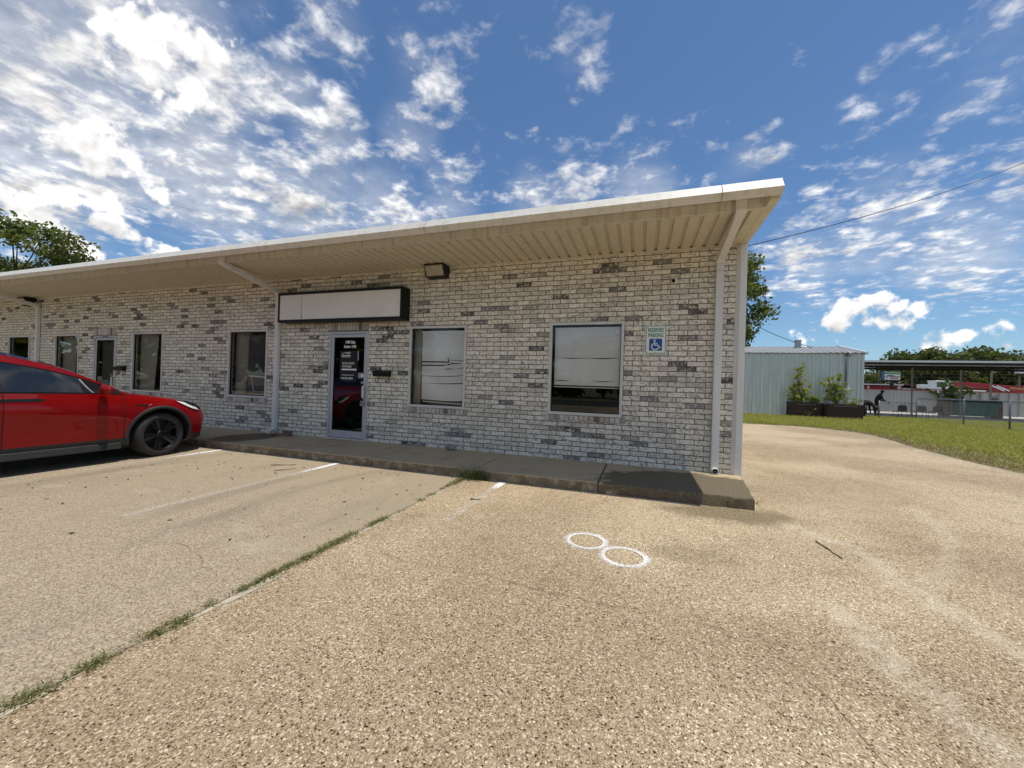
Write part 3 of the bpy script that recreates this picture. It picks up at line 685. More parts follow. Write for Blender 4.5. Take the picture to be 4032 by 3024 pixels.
D1 = door(0, *DOOR[0]); D2 = door(1, *DOOR[1])
b = MB(); b.box(-14.44,-13.66,.12,.13,.25,2.12); b.build('door_blind', M_beige, D2)
for x0, x1 in ((-6.32,-5.30),(-14.62,-13.565)):
    b = MB(); x = x0
    while x < x1-.03: b.box(x+.0045,min(x+.0735,x1),-.006,.03,2.268,2.448); x += .0785
    b.build('soldier_course', M_soldier, bld, bevel=.003)
    b = MB(); b.box(x0-.006,x1+.006,-.001,.03,2.252,2.458); b.build('soldier_mortar', mat('soldier_mortar', (.19,.155,.105), .9), bld)
M_vinyl = mat('white_vinyl', (.80,.80,.78), .5, 0, .02, 3)
o = text('lettering', '108 Ida', .082, (-5.757,.0135,2.018), M_vinyl, D1, 1.06, .035)
o = text('lettering', 'Suite 100', .078, (-5.757,.0135,1.926), M_vinyl, D1, 1.06, .035)
b = MB(); b.box(-14.2,-13.9,-.0135,-.012,2.208,2.228); b.build('number_plate', M_black, D2)

# ------------------------------------------------------------------ things fixed to the wall
# leasing poster on the door glass
po = thing('poster', 'black leasing poster with white lettering stuck on the glass door', 'poster', (-5.77,.0145,1.20))
b = MB(); b.box(-6.005,-5.555,.0125,.0145,1.235,1.835); b.box(-5.93,-5.60,.0126,.0144,1.20,1.235); b.build('sheet', M_blackm, po)
T = lambda body, size, x, z, sx, bold, al='LEFT': text('lettering', body, size, (x,.0118,z), M_vinyl, po, sx, bold, align=al)
T('RETAIL SPACE', .062, -5.945, 1.577, .80, .012); T('AVAILABLE', .062, -5.945, 1.513, .80, .012)
T('FOR MORE INFORMATION', .030, -5.955, 1.332, .88, .012); T('469.863.2856', .060, -5.965, 1.266, .93, .010)
b = MB(); b.box(-5.955,-5.575,.011,.0124,1.434,1.466); b.build('white_strip', M_vinyl, po)
b = MB()
for a, c, w in (((-5.965,1.765),(-5.88,1.805),.010),((-5.88,1.805),(-5.80,1.775),.010),((-5.80,1.775),(-5.745,1.80),.016),((-5.84,1.80),(-5.745,1.812),.008)):
    b.bar((a[0],.0115,a[1]),(c[0],.0115,c[1]),.001,w,(0,0,1))
for x in np.arange(-5.965,-5.75,.021): b.box(x,x+.014,.011,.0123,1.722,1.752)
b.box(-5.965,-5.745,.011,.0123,1.704,1.710); b.build('house_emblem', M_vinyl, po)
b = MB(); b.box(-5.548,-5.536,.0115,.0145,1.64,1.84); tag(b.build('paper_strip', M_vinyl), 'narrow white strip stuck beside the poster on the door glass', 'sticker')
st = thing('door_sticker', 'white paper sticker at the right edge of the door glass', 'sticker', (-5.45,.0145,1.28))
b = MB(); b.box(-5.53,-5.41,.0125,.0145,1.275,1.385); b.build('backing', mat('grey_paper', (.30,.33,.38), .6), st)
b = MB(); b.box(-5.455,-5.385,.0105,.0122,1.30,1.36); b.build('paper', M_vinyl, st)
b = MB(); b.lathe([(0,0),(.026,0),(.026,.0015),(0,.0015)], (-5.43,.0125,1.185), (0,1,0), 18); tag(b.build('round_sticker', mat('blue_white_sticker', (.35,.45,.62), .5, 0, .5, 40)), 'small round pale blue sticker low on the door glass', 'sticker')
lb = thing('key_lockbox', 'grey key lockbox hanging from the door handle', 'lockbox', (-5.353,-.07,.73))
b = MB(); b.box(-5.385,-5.315,-.085,-.045,.715,.815); b.build('box', M_steel, lb, bevel=.008)
b = MB(); b.lathe([(.0,0),(.018,0),(.018,.004),(0,.004)], (-5.35,-.089,.775), (0,1,0), 16); b.build('dial', M_black, lb)
b = MB(); b.tube([(-5.375,-.065,.81),(-5.375,-.065,.85),(-5.365,-.065,.878),(-5.345,-.065,.884),(-5.328,-.065,.872),(-5.325,-.065,.81)], .005); b.build('shackle', M_black, lb, True)

# box sign
sg = thing('box_sign', 'blank white panelled box sign with black frame above the door', 'sign', (-5.9,0,2.425))
b = MB(); x0, x1, z0, z1 = -7.46, -4.335, 2.425, 3.048
frame_ring(b, x0, x1, z0, z1, .048, -.262, -.0); b.box(x0+.04,x1-.04,-.06,-.002,z0+.04,z1-.04); b.build('case', M_black, sg, bevel=.004)
b = MB(); b.box(x0+.046,-6.812,-.252,-.235,z0+.046,z1-.046); b.box(-6.806,x1-.046,-.252,-.235,z0+.046,z1-.046); b.build('panel', M_panel, sg)
b = MB(); b.box(-6.813,-6.805,-.2535,-.2525,z0+.055,z1-.05); b.box(-6.818,-6.803,-.254,-.2525,z0+.07,z0+.19); b.build('seam', mat('seam_grime', (.20,.15,.09), .8, 0, .5, 30), sg)

# floodlight under the eave
def wall_light(x, z, label):
    t = thing('wall_light', label, 'wall light', (x,0,z), 'wall lights under the eave')
    b = MB(); b.prism([(-.005,z-.11),(-.17,z-.10),(-.26,z+.10),(-.265,z+.125),(-.005,z+.125)], 'x', x-.205, x+.205); b.build('housing', M_blackm, t, bevel=.008)
    b = MB(); p = [(-.179,z-.088),(-.263,z+.090)]
    n = V(0,-1,-.42).normalized()*.012
    b.hexa([V(x-.18,p[0][0],p[0][1]),V(x+.18,p[0][0],p[0][1]),V(x+.18,p[1][0],p[1][1]),V(x-.18,p[1][0],p[1][1]),V(x-.165,p[0][0],p[0][1]+.012)+n,V(x+.165,p[0][0],p[0][1]+.012)+n,V(x+.165,p[1][0],p[1][1]-.012)+n,V(x-.165,p[1][0],p[1][1]-.012)+n])
    b.build('lens', M_lens, t)
    b = MB(); b.tube([(x-.2,-.02,z+.0),(x-.24,-.02,z-.03),(x-.30,-.02,z-.055),(x-.36,-.012,z-.06)], .012); b.build('conduit', mat('tan_conduit', (.42,.35,.25), .7), t, True)
    b = MB(); b.prism([(x+.21,z-.05),(x+.25,z+.02),(x+.29,z-.0),(x+.27,z-.06),(x+.22,z-.1)], 'y', -.05, -.002); b.build('photocell', M_frame, t, bevel=.005)
    return t
wl = wall_light(-3.69, 3.31, 'black floodlight with tan lens above the near window')
dup(wl, (-17.75,0,3.29), 'black floodlight under the eave at the far left downspout')

# bullet camera
sc_ = thing('security_camera', 'small white bullet camera high on the brick wall', 'camera', (.46,0,2.92))
b = MB(); b.lathe([(0,0),(.035,0),(.035,.012),(.018,.02),(0,.02)], (.47,-.001,2.935), (0,-1,0), 20); b.tube([(.47,-.015,2.935),(.465,-.05,2.93)], .012); b.build('bracket', M_whitep, sc_, True, angle=40)
ax = V(-.35,-.85,-.22).normalized(); c0 = V(.468,-.045,2.932)
b = MB(); b.lathe([(0,-.02),(.025,-.015),(.034,.0),(.034,.095),(.030,.10),(.0,.10)], c0, ax, 24); b.build('body', M_whitep, sc_, True, angle=40)
b = MB(); b.lathe([(0,.101),(.029,.101),(.029,.098)], c0, ax, 24); b.build('lens', M_black, sc_)

# reserved parking sign
ps = thing('parking_sign', 'white and green reserved parking sign with blue wheelchair symbol', 'sign', (.203,0,1.79))
def rrect(x0, x1, z0, z1, r, n=6):
    P = []
    for cx, cz, a0 in ((x1-r,z1-r,0),(x0+r,z1-r,pi/2),(x0+r,z0+r,pi),(x1-r,z0+r,3*pi/2)):
        for k in range(n+1): a = a0+pi/2*k/n; P.append((cx+r*cos(a), cz+r*sin(a)))
    return P
sx0, sx1, sz0, sz1 = .046, .360, 1.792, 2.249
b = MB(); b.prism(rrect(sx0,sx1,sz0,sz1,.03), 'y', -.008, -.004); b.build('plate', mat('sign_white', (.80,.82,.80), .4, 0, .02, 3), ps)
M_green = mat('sign_green', (.005,.19,.10), .45, 0, .04, 3); M_blue = mat('sign_blue', (.008,.085,.33), .45, 0, .04, 3)
b = MB(); o1 = rrect(sx0+.008,sx1-.008,sz0+.008,sz1-.008,.026); i1 = rrect(sx0+.017,sx1-.017,sz0+.017,sz1-.017,.02); n = len(o1)
for k in range(n): k2 = (k+1) % n; b.face([(o1[k][0],-.0088,o1[k][1]),(o1[k2][0],-.0088,o1[k2][1]),(i1[k2][0],-.0088,i1[k2][1]),(i1[k][0],-.0088,i1[k][1])])
b.build('border', M_green, ps)
text('lettering', 'RESERVED', .088, (.203,-.009,2.170), M_green, ps, .60, .022); text('lettering', 'PARKING', .088, (.203,-.009,2.088), M_green, ps, .62, .022)
b = MB(); b.prism(rrect(.108,.300,1.845,2.035,.016), 'y', -.0095, -.0082); b.build('symbol_panel', M_blue, ps)
b = MB(); y = -.0102
b.lathe([(0,0),(.017,0)], (.186,y,2.007), (0,-1,0), 16)
def seg(p, q, w):
    p, q = np.array(p), np.array(q); d = (q-p)/np.linalg.norm(q-p); nn = np.array([-d[1], d[0]])*w/2
    b.face([(*(p-nn)[:1],y,(p-nn)[1]),((q-nn)[0],y,(q-nn)[1]),((q+nn)[0],y,(q+nn)[1]),((p+nn)[0],y,(p+nn)[1])])
seg((.188,2.0),(.191,1.928),.020); seg((.190,1.962),(.232,1.961),.013); seg((.182,1.933),(.243,1.931),.017); seg((.240,1.936),(.262,1.888),.016); seg((.256,1.888),(.284,1.898),.014)
R0, R1 = .043, .060; cx, cz = .198, 1.912
for k in range(26):
    a0 = radians(112+k*8.6); a1 = radians(112+(k+1)*8.6)
    b.face([(cx+R0*cos(a0),y,cz+R0*sin(a0)),(cx+R1*cos(a0),y,cz+R1*sin(a0)),(cx+R1*cos(a1),y,cz+R1*sin(a1)),(cx+R0*cos(a1),y,cz+R0*sin(a1))])
b.build('wheelchair_symbol', M_whitep, ps, fix=False)
for z in (2.226,1.815): b = MB(); b.lathe([(0,.0),(.006,0),(.006,-.004)], (.203,-.0095,z), (0,-1,0), 12); b.build('bolt', M_steel, ps)

# mailboxes
def mailbox(x, z, label):
    t = thing('mailbox', label, 'mailbox', (x,0,z), 'wall mailboxes')
    w = .185
    b = MB(); b.prism([(-.004,z-.065),(-.10,z-.065),(-.105,z+.02),(-.004,z+.05)], 'x', x-w, x+w); b.build('box', M_black, t, bevel=.006)
    b = MB(); b.prism([(-.002,z+.066),(-.002,z+.056),(-.118,z+.020),(-.122,z+.008),(-.126,z+.010),(-.122,z+.028)], 'x', x-w-.012, x+w+.012); b.build('lid', M_black, t, bevel=.003)
    for s in (-.12,.12):
        b = MB(); P = [(x+s+.02,-.02,z-.06),(x+s+.02,-.02,z-.15)]+[(x+s-.02+.04*cos(a),-.02-.01*sin(a),z-.15-.04*sin(a)) for a in np.linspace(0,pi,9)]+[(x+s-.06,-.02,z-.135)]
        b.tube(P, .006, 8); b.build('newspaper_hook', M_black, t, True)
    return t
mb_ = mailbox(-4.90, 1.385, 'black wall mailbox with two hooks right of the lettered door')
dup(mb_, (-13.28,0,1.36), 'black wall mailbox with two hooks seen behind the red car')
b = MB(); b.lathe([(0,0),(.03,0),(.03,-.002),(0,-.002)], (-.39,.030,2.17), (0,-1,0), 20); tag(b.build('window_sticker', mat('alarm_sticker', (.55,.62,.70), .5, 0, .4, 60)), 'small round alarm sticker in the top corner of the nearest window', 'sticker')

# loose bits
def rock(name, loc, size, m, label, cat, seed, squash=.6):
    bm = bmesh.new(); bmesh.ops.create_icosphere(bm, subdivisions=3, radius=1); r = random.Random(seed)
    from mathutils import noise as mn
    for v in bm.verts:
        d = v.co.normalized(); k = 1+.35*mn.noise(d*1.6+V(seed,0,0))+.12*mn.noise(d*5+V(0,seed,0)); v.co = V(d.x*size[0], d.y*size[1], d.z*size[2])*k
    lo = min(v.co.z for v in bm.verts)
    for v in bm.verts: v.co.z -= lo
    me = bpy.data.meshes.new(name); bm.to_mesh(me); bm.free(); me.materials.append(m)
    o = link(name, me, None, True); o.location = loc; return tag(o, label, cat)
M_rock = mat('rock', (.34,.30,.25), .9, 0, .3, 14, .6)
rock('stone', (-3.27,-.16,0), (.10,.06,.055), M_rock, 'fist sized pale stone on the walk left of the wall base', 'stone', 2)
rock('concrete_chunk', (-7.42,-.30,0), (.06,.05,.05), M_rock, 'small round pale lump beside the downspout foot', 'stone', 5)
b = MB(); b.bar((-7.28,-.34,.032),(-7.02,-.22,.032),.095,.06); b.bar((-7.24,-.20,.088),(-7.0,-.24,.085),.09,.05); 
o = tag(b.build('loose_bricks', mat('red_brick', (.22,.12,.09), .9, 0, .25, 20, .4), bevel=.006), 'two loose reddish bricks stacked on the walk by the downspout', 'brick')
M_twig = mat('twig', (.11,.075,.05), .9, 0, .3, 20)
def twig(p, q, r, label, seed):
    rr = random.Random(seed); P = [V(*p)+(V(*q)-V(*p))*t+V(rr.gauss(0,.006),rr.gauss(0,.006),.006+.004*sin(t*7)) for t in np.linspace(0,1,7)]
    b = MB(); b.tube(P, [r]*6+[r*.5], 6); return tag(b.build('twig', M_twig, None, True), label, 'twig', 'fallen twigs')
twig((-5.40,-2.03,G),(-5.10,-1.82,G),.006,'longer brown twig lying nearer the kerb between two bays',1)
twig((-5.03,-2.27,G),(-4.88,-2.02,G),.005,'short brown twig beside the longer one on pale concrete',2)
twig((1.575,-2.22,G),(1.62,-2.59,G),.005,'thin straight dark stick on the driveway off the kerb end',3)
twig((-1.86,-2.36,G),(-1.75,-2.30,G),.007,'tiny curled twig on the stony slab near a white line end',4)
M_litter = mat('leaf_litter', (.075,.05,.035), .9, 0, .4, 30)
b = MB(); r = random.Random(12)
for _ in range(150):
    x, y = r.uniform(-9.5,-2.5), -1.5-abs(r.gauss(0,1.7)); s = r.uniform(.010,.028)*(1.5 if r.random() < .1 else 1)
    if y < -6.2 or (x < -7.3): continue
    a = r.uniform(0,6.28); z = G+r.uniform(.004,.012); c_, s_ = cos(a)*s, sin(a)*s
    b.face([(x+c_,y+s_,z),(x-s_*.4,y+c_*.4,z+.004),(x-c_,y-s_,z+.002),(x+s_*.4,y-c_*.4,G+.003)])
for _ in range(60):
    x, y, s, a = r.uniform(-2.2,6), r.uniform(-5.6,0), r.uniform(.006,.014), r.uniform(0,6.28)
    if x < 1.4 and y > -1.5: continue
    c_, s_ = cos(a)*s, sin(a)*s; z = G+.006
    b.face([(x+c_,y+s_,z),(x-s_*.4,y+c_*.4,z+.003),(x-c_,y-s_,z+.002),(x+s_*.4,y-c_*.4,G+.003)])
o = b.build('leaf_litter', M_litter, None, fix=False); o['kind'] = 'stuff'; o['label'] = 'scattered dark dry leaf bits on the pavement'; 

# ------------------------------------------------------------------ red car
CX, CY0 = -8.5, -1.40                     # centre line, nose ; the car stands nose-in to the kerb
car = thing('parked_car', 'glossy red crossover car parked nose in before the brick building', 'car', (CX,-2.28,G))
def cpt(s, w, h): return V(CX+w, CY0-s, G+h)
ST = [0,.05,.14,.35,.6,.9,1.3,1.5,2.0,2.5,3.0,3.8,4.4,4.8,5.0]
LN = [ # half width, height of eight lines, sill to roof centre, at each station
 [(.40,.27),(.55,.24),(.70,.22),(.86,.22),(.94,.22),(.955,.23),(.95,.24),(.945,.25),(.945,.25),(.945,.25),(.945,.25),(.95,.26),(.93,.28),(.86,.34),(.78,.42)],
 [(.48,.33),(.62,.32),(.77,.32),(.91,.33),(.968,.33),(.985,.34),(.97,.36),(.965,.36),(.965,.36),(.965,.36),(.965,.36),(.975,.37),(.95,.38),(.88,.44),(.80,.50)],
 [(.52,.48),(.66,.48),(.81,.49),(.945,.50),(.99,.52),(1.0,.54),(.982,.55),(.975,.55),(.97,.55),(.97,.56),(.975,.57),(.995,.58),(.975,.59),(.90,.62),(.82,.66)],
 [(.52,.60),(.66,.62),(.80,.66),(.925,.72),(.98,.76),(.998,.80),(.992,.83),(.99,.84),(.985,.855),(.985,.865),(.988,.875),(1.0,.89),(.975,.90),(.90,.88),(.82,.84)],
 [(.48,.665),(.60,.71),(.72,.765),(.845,.845),(.895,.905),(.915,.955),(.925,1.015),(.93,1.035),(.935,1.055),(.94,1.065),(.94,1.075),(.925,1.10),(.88,1.13),(.82,1.10),(.74,1.02)],
 [(.42,.68),(.52,.73),(.62,.79),(.72,.875),(.76,.94),(.79,.99),(.84,1.055),(.84,1.155),(.775,1.40),(.715,1.545),(.68,1.605),(.65,1.57),(.60,1.39),(.56,1.17),(.52,1.05)],
 [(.22,.70),(.26,.755),(.32,.82),(.38,.905),(.40,.965),(.42,1.01),(.44,1.065),(.44,1.165),(.42,1.415),(.40,1.575),(.38,1.645),(.36,1.61),(.34,1.43),(.30,1.20),(.28,1.07)],
 [(0,.705),(0,.765),(0,.83),(0,.915),(0,.975),(0,1.02),(0,1.07),(0,1.17),(0,1.42),(0,1.585),(0,1.66),(0,1.63),(0,1.44),(0,1.21),(0,1.08)]]
def cr(p0, p1, p2, p3, t): return .5*((2*p1)+(-p0+p2)*t+(2*p0-5*p1+4*p2-p3)*t*t+(-p0+3*p1-3*p2+p3)*t**3)
def hermite(xs, ys, x):
    i = max(0, min(len(xs)-2, int(np.searchsorted(xs, x)-1))); h = xs[i+1]-xs[i]; t = (x-xs[i])/h
    def sl(j):
        if j <= 0: return (ys[1]-ys[0])/(xs[1]-xs[0])
        if j >= len(xs)-1: return (ys[-1]-ys[-2])/(xs[-1]-xs[-2])
        a = (ys[j]-ys[j-1])/(xs[j]-xs[j-1]); c = (ys[j+1]-ys[j])/(xs[j+1]-xs[j]); ha, hc = xs[j]-xs[j-1], xs[j+1]-xs[j]
        return (a*hc+c*ha)/(ha+hc)
    return (2*t**3-3*t*t+1)*ys[i]+(t**3-2*t*t+t)*h*sl(i)+(-2*t**3+3*t*t)*ys[i+1]+(t**3-t*t)*h*sl(i+1)
SS = np.concatenate([np.linspace(0,.35,9)[:-1], np.linspace(.35,5.0,72)])
LT = np.array(LN)                          # 8,15,2
def section(s):
    K = [np.array([hermite(ST, LT[j,:,c], s) for c in (0,1)]) for j in range(8)]
    out = []
    SUB = [4,4,4,5,8,4,3]
    for j in range(7):
        p0, p1, p2, p3 = K[max(j-1,0)], K[j], K[j+1], K[min(j+2,7)]
        if j == 4 and s > 1.45: p0 = p1-(p2-p1)*.5 ; p3 = p2+(p2-p1)*.35+np.array([-.05,.0])
        if j == 3 and s > 1.45: p3 = p2+np.array([-.01,.05])
        for q in range(SUB[j]): out.append(cr(p0,p1,p2,p3,q/SUB[j]))
    out.append(K[7]); return out           # 33 points
SEC = [section(s) for s in SS]; NP = len(SEC[0])
NS = len(SS); cv = []; cf = []; cm = []
ring = lambda i: [ (w, h) for w, h in SEC[i] ] + [(-w, h) for w, h in reversed(SEC[i][:-1])]
RN = 2*NP-1
for i in range(NS):
    for w, h in ring(i): cv.append(tuple(cpt(SS[i], w, h)))
def fid(k): return k if k < NP-1 else RN-2-k          # mirrored face index
for i in range(NS-1):
    sm = (SS[i]+SS[i+1])/2
    for k in range(RN-1):
        f = fid(k); a = i*RN+k
        cf.append((a, a+1, a+RN+1, a+RN))
        m = 0
        if f < 4: m = 2                                # sill cladding
        elif 17 <= f < 23 and 1.42 < sm < 4.25: m = 1 # side glass
        elif f in (23,24) and 1.42 < sm < 4.25: m = 0
        elif f >= 25 and 1.5 < sm < 2.75: m = 1       # windscreen
        elif f >= 26 and 3.9 < sm < 4.6: m = 1
        cm.append(m)
    a = i*RN; cf.append((a, a+RN, a+RN+RN-1, a+RN-1)); cm.append(2)
cf.append(tuple(range(RN))); cm.append(0); cf.append(tuple((NS-1)*RN+k for k in range(RN-1,-1,-1))); cm.append(0)
me = bpy.data.meshes.new('car_hull'); me.from_pydata(cv, [], cf); me.polygons.foreach_set('material_index', cm)
cmats = [M_red, M_cglass, M_clad, M_blackm]
for m_ in cmats: me.materials.append(m_)
bm = bmesh.new(); bm.from_mesh(me); bmesh.ops.recalc_face_normals(bm, faces=bm.faces); bm.to_mesh(me); bm.free()
hull = bpy.data.objects.new('car_hull', me); COL.objects.link(hull)
WS = (.88, 3.845); WR = .36; AR = .425
cut = MB()
for s in WS: cut.lathe([(0,-1.2),(AR,-1.2),(AR,1.2),(0,1.2)], (CX,CY0-s,G+.37), (1,0,0), 48, 3)
cutter = cut.build('car_cutter', cmats)
cutter.data.polygons.foreach_set('material_index', [3]*len(cutter.data.polygons))
bo = hull.modifiers.new('b', 'BOOLEAN'); bo.object = cutter; bo.operation = 'DIFFERENCE'; bo.solver = 'EXACT'
bpy.context.view_layer.update()
hm = bpy.data.meshes.new_from_object(hull.evaluated_get(bpy.context.evaluated_depsgraph_get()))
bpy.data.objects.remove(hull); bpy.data.objects.remove(cutter)
def piece(name, sel, mt, parent=car, ang=35):
    bm = bmesh.new(); bm.from_mesh(hm); org = ORG[parent.name]
    bmesh.ops.delete(bm, geom=[f for f in bm.faces if not sel(f)], context='FACES')
    for v in bm.verts: v.co -= org
    q = bpy.data.meshes.new(name); bm.to_mesh(q); bm.free(); q.materials.clear(); q.materials.append(mt)
    q.polygons.foreach_set('material_index', [0]*len(q.polygons))
    return link(name, q, parent, True, org=org, angle=ang)
def fs(f): c = f.calc_center_median(); return CY0-c.y, c.x-CX, c.z-G
def isdoor(f):
    s, w, h = fs(f); return f.material_index == 0 and w > .7 and 1.36 < s < 2.56 and h < 1.09 and h > .36
def isrear(f):
    s, w, h = fs(f); return f.material_index == 0 and w > .7 and 2.56 <= s < 3.45 and h < 1.10 and h > .36
body = piece('body', lambda f: f.material_index == 0 and not isdoor(f) and not isrear(f), M_red)
fd = piece('front_door', isdoor, M_red); rd = piece('rear_door', isrear, M_red)
piece('side_window', lambda f: f.material_index == 1 and fs(f)[1] > .3 and fs(f)[0] < 3.3 and abs(f.normal.x) > .35, M_cglass)
piece('windscreen', lambda f: f.material_index == 1 and not (fs(f)[1] > .3 and fs(f)[0] < 3.3 and abs(f.normal.x) > .35), M_cglass)
piece('sill', lambda f: f.material_index == 2, M_clad); piece('wheel_well', lambda f: f.material_index == 3 and fs(f)[0] < 2.3, M_blackm); piece('wheel_well', lambda f: f.material_index == 3 and fs(f)[0] >= 2.3, M_blackm)
def surf(s, f):
    """point on the right flank at station s, section parameter f (0..NP-1)"""
    S_ = section(s); i = int(f); t = f-i; p = S_[i]*(1-t)+S_[min(i+1,NP-1)]*t; return cpt(s, p[0], p[1])
def flank(s, h):
    S_ = section(s)
    for i in range(0, 24):
        if S_[i][1] <= h <= S_[i+1][1]:
            t = (h-S_[i][1])/(S_[i+1][1]-S_[i][1]+1e-9); return cpt(s, S_[i][0]*(1-t)+S_[i+1][0]*t, h)
    return cpt(s, S_[17][0], h)
OUT = V(.003,0,0)
def ribbon(b, pts, w):
    for i in range(len(pts)-1):
        a, c = pts[i], pts[i+1]; n = (c-a).cross(V(1,0,0)).normalized()*w/2
        b.face([a-n+OUT, a+n+OUT, c+n+OUT, c-n+OUT])
for s0, dx in ((2.56,.0),(1.37,.0),(3.45,0)):
    b = MB(); ribbon(b, [surf(s0+dx, f) for f in np.linspace(3.5,17,16)], .009); b.build('door_seam', M_black, fd if s0 < 2.6 else rd, fix=False)
# belt trim, pillar lines, window divider
b = MB(); P = [surf(s, 17.0) for s in np.linspace(1.36,4.2,34)]; ribbon(b, P, .022); b.build('belt_trim', M_black, car, fix=False)
b = MB(); P = [surf(s, 23.0) for s in np.linspace(1.45,4.2,34)]; ribbon(b, P, .020); b.build('roof_trim', M_black, car, fix=False)
b = MB(); ribbon(b, [surf(2.56+.10*t, 17+7*t) for t in np.linspace(0,1,8)], .06); b.build('door_pillar', M_black, car, fix=False)
b = MB(); ribbon(b, [surf(1.70+.13*t, 17.1+5.6*t) for t in np.linspace(0,1,8)], .016); b.build('quarter_divider', M_steel, car, fix=False)
# black sail panel ahead of the window
b = MB(); P = [(1.70,17.1),(1.70,19.5),(1.55,20.2),(1.30,17.9),(1.24,17.1)]; b.face([surf(s, f)+OUT*.8 for s, f in P]); b.build('sail_panel', M_black, car, fix=False)
# crease highlight line on the doors
# wheel-arch cladding
for s in WS:
    b = MB(); n = 40
    R = [(AR-.002, -.01), (AR-.004,.014), (AR+.030,.018), (AR+.046,.006)]
    rows = []
    for k in range(n+1):
        a = radians(-12+ (204)*k/n); row = []
        for r_, d in R:
            ss, hh = s+r_*cos(a), .37+r_*sin(a)
            if hh < .25: hh = .25
            p = flank(ss, max(hh, .245)); row.append(p+V(d,0,0))
        rows.append(row)
    for k in range(n):
        for j in range(3): b.face([rows[k][j], rows[k+1][j], rows[k+1][j+1], rows[k][j+1]])
    b.build('arch_cladding', M_clad, car, True)
# wheels on the side one sees (and their partners)
def wheel(s, side, steer):
    c = V(CX+side*.855, CY0-s, G+WR); ax = V(side*cos(steer), side*sin(steer)*1, 0)
    b = MB(); wt = .128
    prof = [(.262,-wt+.01),(.275,-wt),(.33,-wt),(.350,-wt+.018),(.360,-wt+.045),(.361,0),(.360,wt-.045),(.350,wt-.018),(.33,wt),(.275,wt),(.262,wt-.01)]
    b.lathe(prof, c, ax, 56)
    t = b.build('wheel', M_rub, car, True, angle=50); ORG[t.name] = ORG[car.name]
    b = MB(); b.lathe([(.262,-wt+.02),(.250,-.05),(.235,.02),(.240,wt-.03),(.262,wt-.008),(.268,wt-.004),(.262,wt-.02)], c, ax, 48); b.build('rim', M_rim, t, True, angle=40)
    b = MB(); b.lathe([(0,.0),(.25,.0),(.25,-.02)], c, ax, 32); b.build('brake_disc', M_blackm, t)
    b = MB(); bb = MB(); u = ax.orthogonal().normalized(); w = ax.cross(u)
    for k in range(10):
        a = 2*pi*k/10+.25; tw = .16 if k % 2 else -.16
        d0 = u*cos(a)+w*sin(a); d1 = u*cos(a+tw)+w*sin(a+tw); e = ax.cross(d0)
        p = c+ax*(wt-.050)+d0*.035; q = c+ax*(wt-.012)+d1*.252; s0_ = ax.cross(d0)*.011; s1_ = ax.cross(d1)*.031; tt = ax*.018
        (bb if k in (1,4,7) else b).hexa([p-s0_-tt, p+s0_-tt, q+s1_-tt*.4, q-s1_-tt*.4, p-s0_+tt*.3, p+s0_+tt*.3, q+s1_*.75, q-s1_*.35])
    b.lathe([(0,wt-.025),(.045,wt-.028),(.062,wt-.045),(.062,wt-.08)], c, ax, 24); b.build('spokes', M_rim, t, bevel=.003); bb.build('bright_spokes', M_rimb, t, bevel=.003)
for s, st_ in zip(WS, (radians(7), 0)):
    for side in (1,-1): wheel(s, side, st_ if side > 0 else -st_)
# mirror
b = MB(); mc = cpt(1.66, 1.075, 1.105)
bm = bmesh.new(); bmesh.ops.create_uvsphere(bm, u_segments=20, v_segments=14, radius=1)
for v in bm.verts:
    x, y, z = v.co; y2 = y*.085 if y > 0 else y*.05
    v.co = V(x*.115, y2+.03*(abs(x)), z*.078*(1-.15*x)) + mc - ORG[car.name]
q = bpy.data.meshes.new('mirror'); bm.to_mesh(q); bm.free(); q.materials.append(M_red); mi = link('mirror', q, car, True); ORG[mi.name] = ORG[car.name]
b = MB(); b.bar(cpt(1.60,.955,1.045), cpt(1.62,1.06,1.05), .07, .03); b.build('mirror_foot', M_black, mi, bevel=.008)
# recessed handle, fender badge, headlight, grille shadow
b = MB(); pts = [(2.72,.945),(2.72,.985),(2.24,.985),(2.20,.968),(2.24,.945)]; b.face([flank(s, h)+OUT for s, h in pts]); b.build('handle', M_black, fd, fix=False)
b = MB(); pts = [(1.29,.868),(1.20,.866),(1.09,.868),(1.07,.845),(1.105,.826),(1.16,.842)]; b.face([flank(s, h)+OUT for s, h in pts]); b.build('fender_badge', M_black, body, fix=False)
b = MB(); b.bar(flank(1.07,.845)+OUT, flank(1.03,.872)+OUT, .006, .006); b.build('badge_edge', M_steel, body)
for sg_ in (1,-1):
    P = [(.66,.905),(.48,.90),(.28,.84),(.20,.765),(.28,.725),(.42,.765),(.58,.85)]
    pts = []
    for s, h in P:
        S_ = section(s); best = min(range(24), key=lambda i: abs(S_[i][1]-h)); i = best if S_[best][1] <= h else best-1; i = max(0, i)
        t = (h-S_[i][1])/(S_[i+1][1]-S_[i][1]+1e-9); w_ = S_[i][0]*(1-t)+S_[i+1][0]*t
        pts.append(cpt(s, sg_*(w_+.014), h+.008))
    cen = sum(pts, V(0,0,0))/len(pts)+V(sg_*.022,.022,.016)
    b = MB()
    for k in range(len(pts)): b.face([cen, pts[k], pts[(k+1) % len(pts)]])
    hl = b.build('headlight', M_cglass, body, True)
    lo = [pts[0], pts[6], pts[5], pts[4]]; hi = [p+(cen-p)*.50 for p in lo]; o_ = V(sg_*.005,.004,.002)
    b = MB()
    for k in range(3): b.face([lo[k]+o_, lo[k+1]+o_, hi[k+1]+o_, hi[k]+o_])
    b.build('light_guide', M_whitep, hl)
b = MB(); b.box(CX-.45,CX+.45,CY0-.03,CY0+.004,G+.28,G+.42); b.build('air_intake', M_blackm, body, bevel=.01)
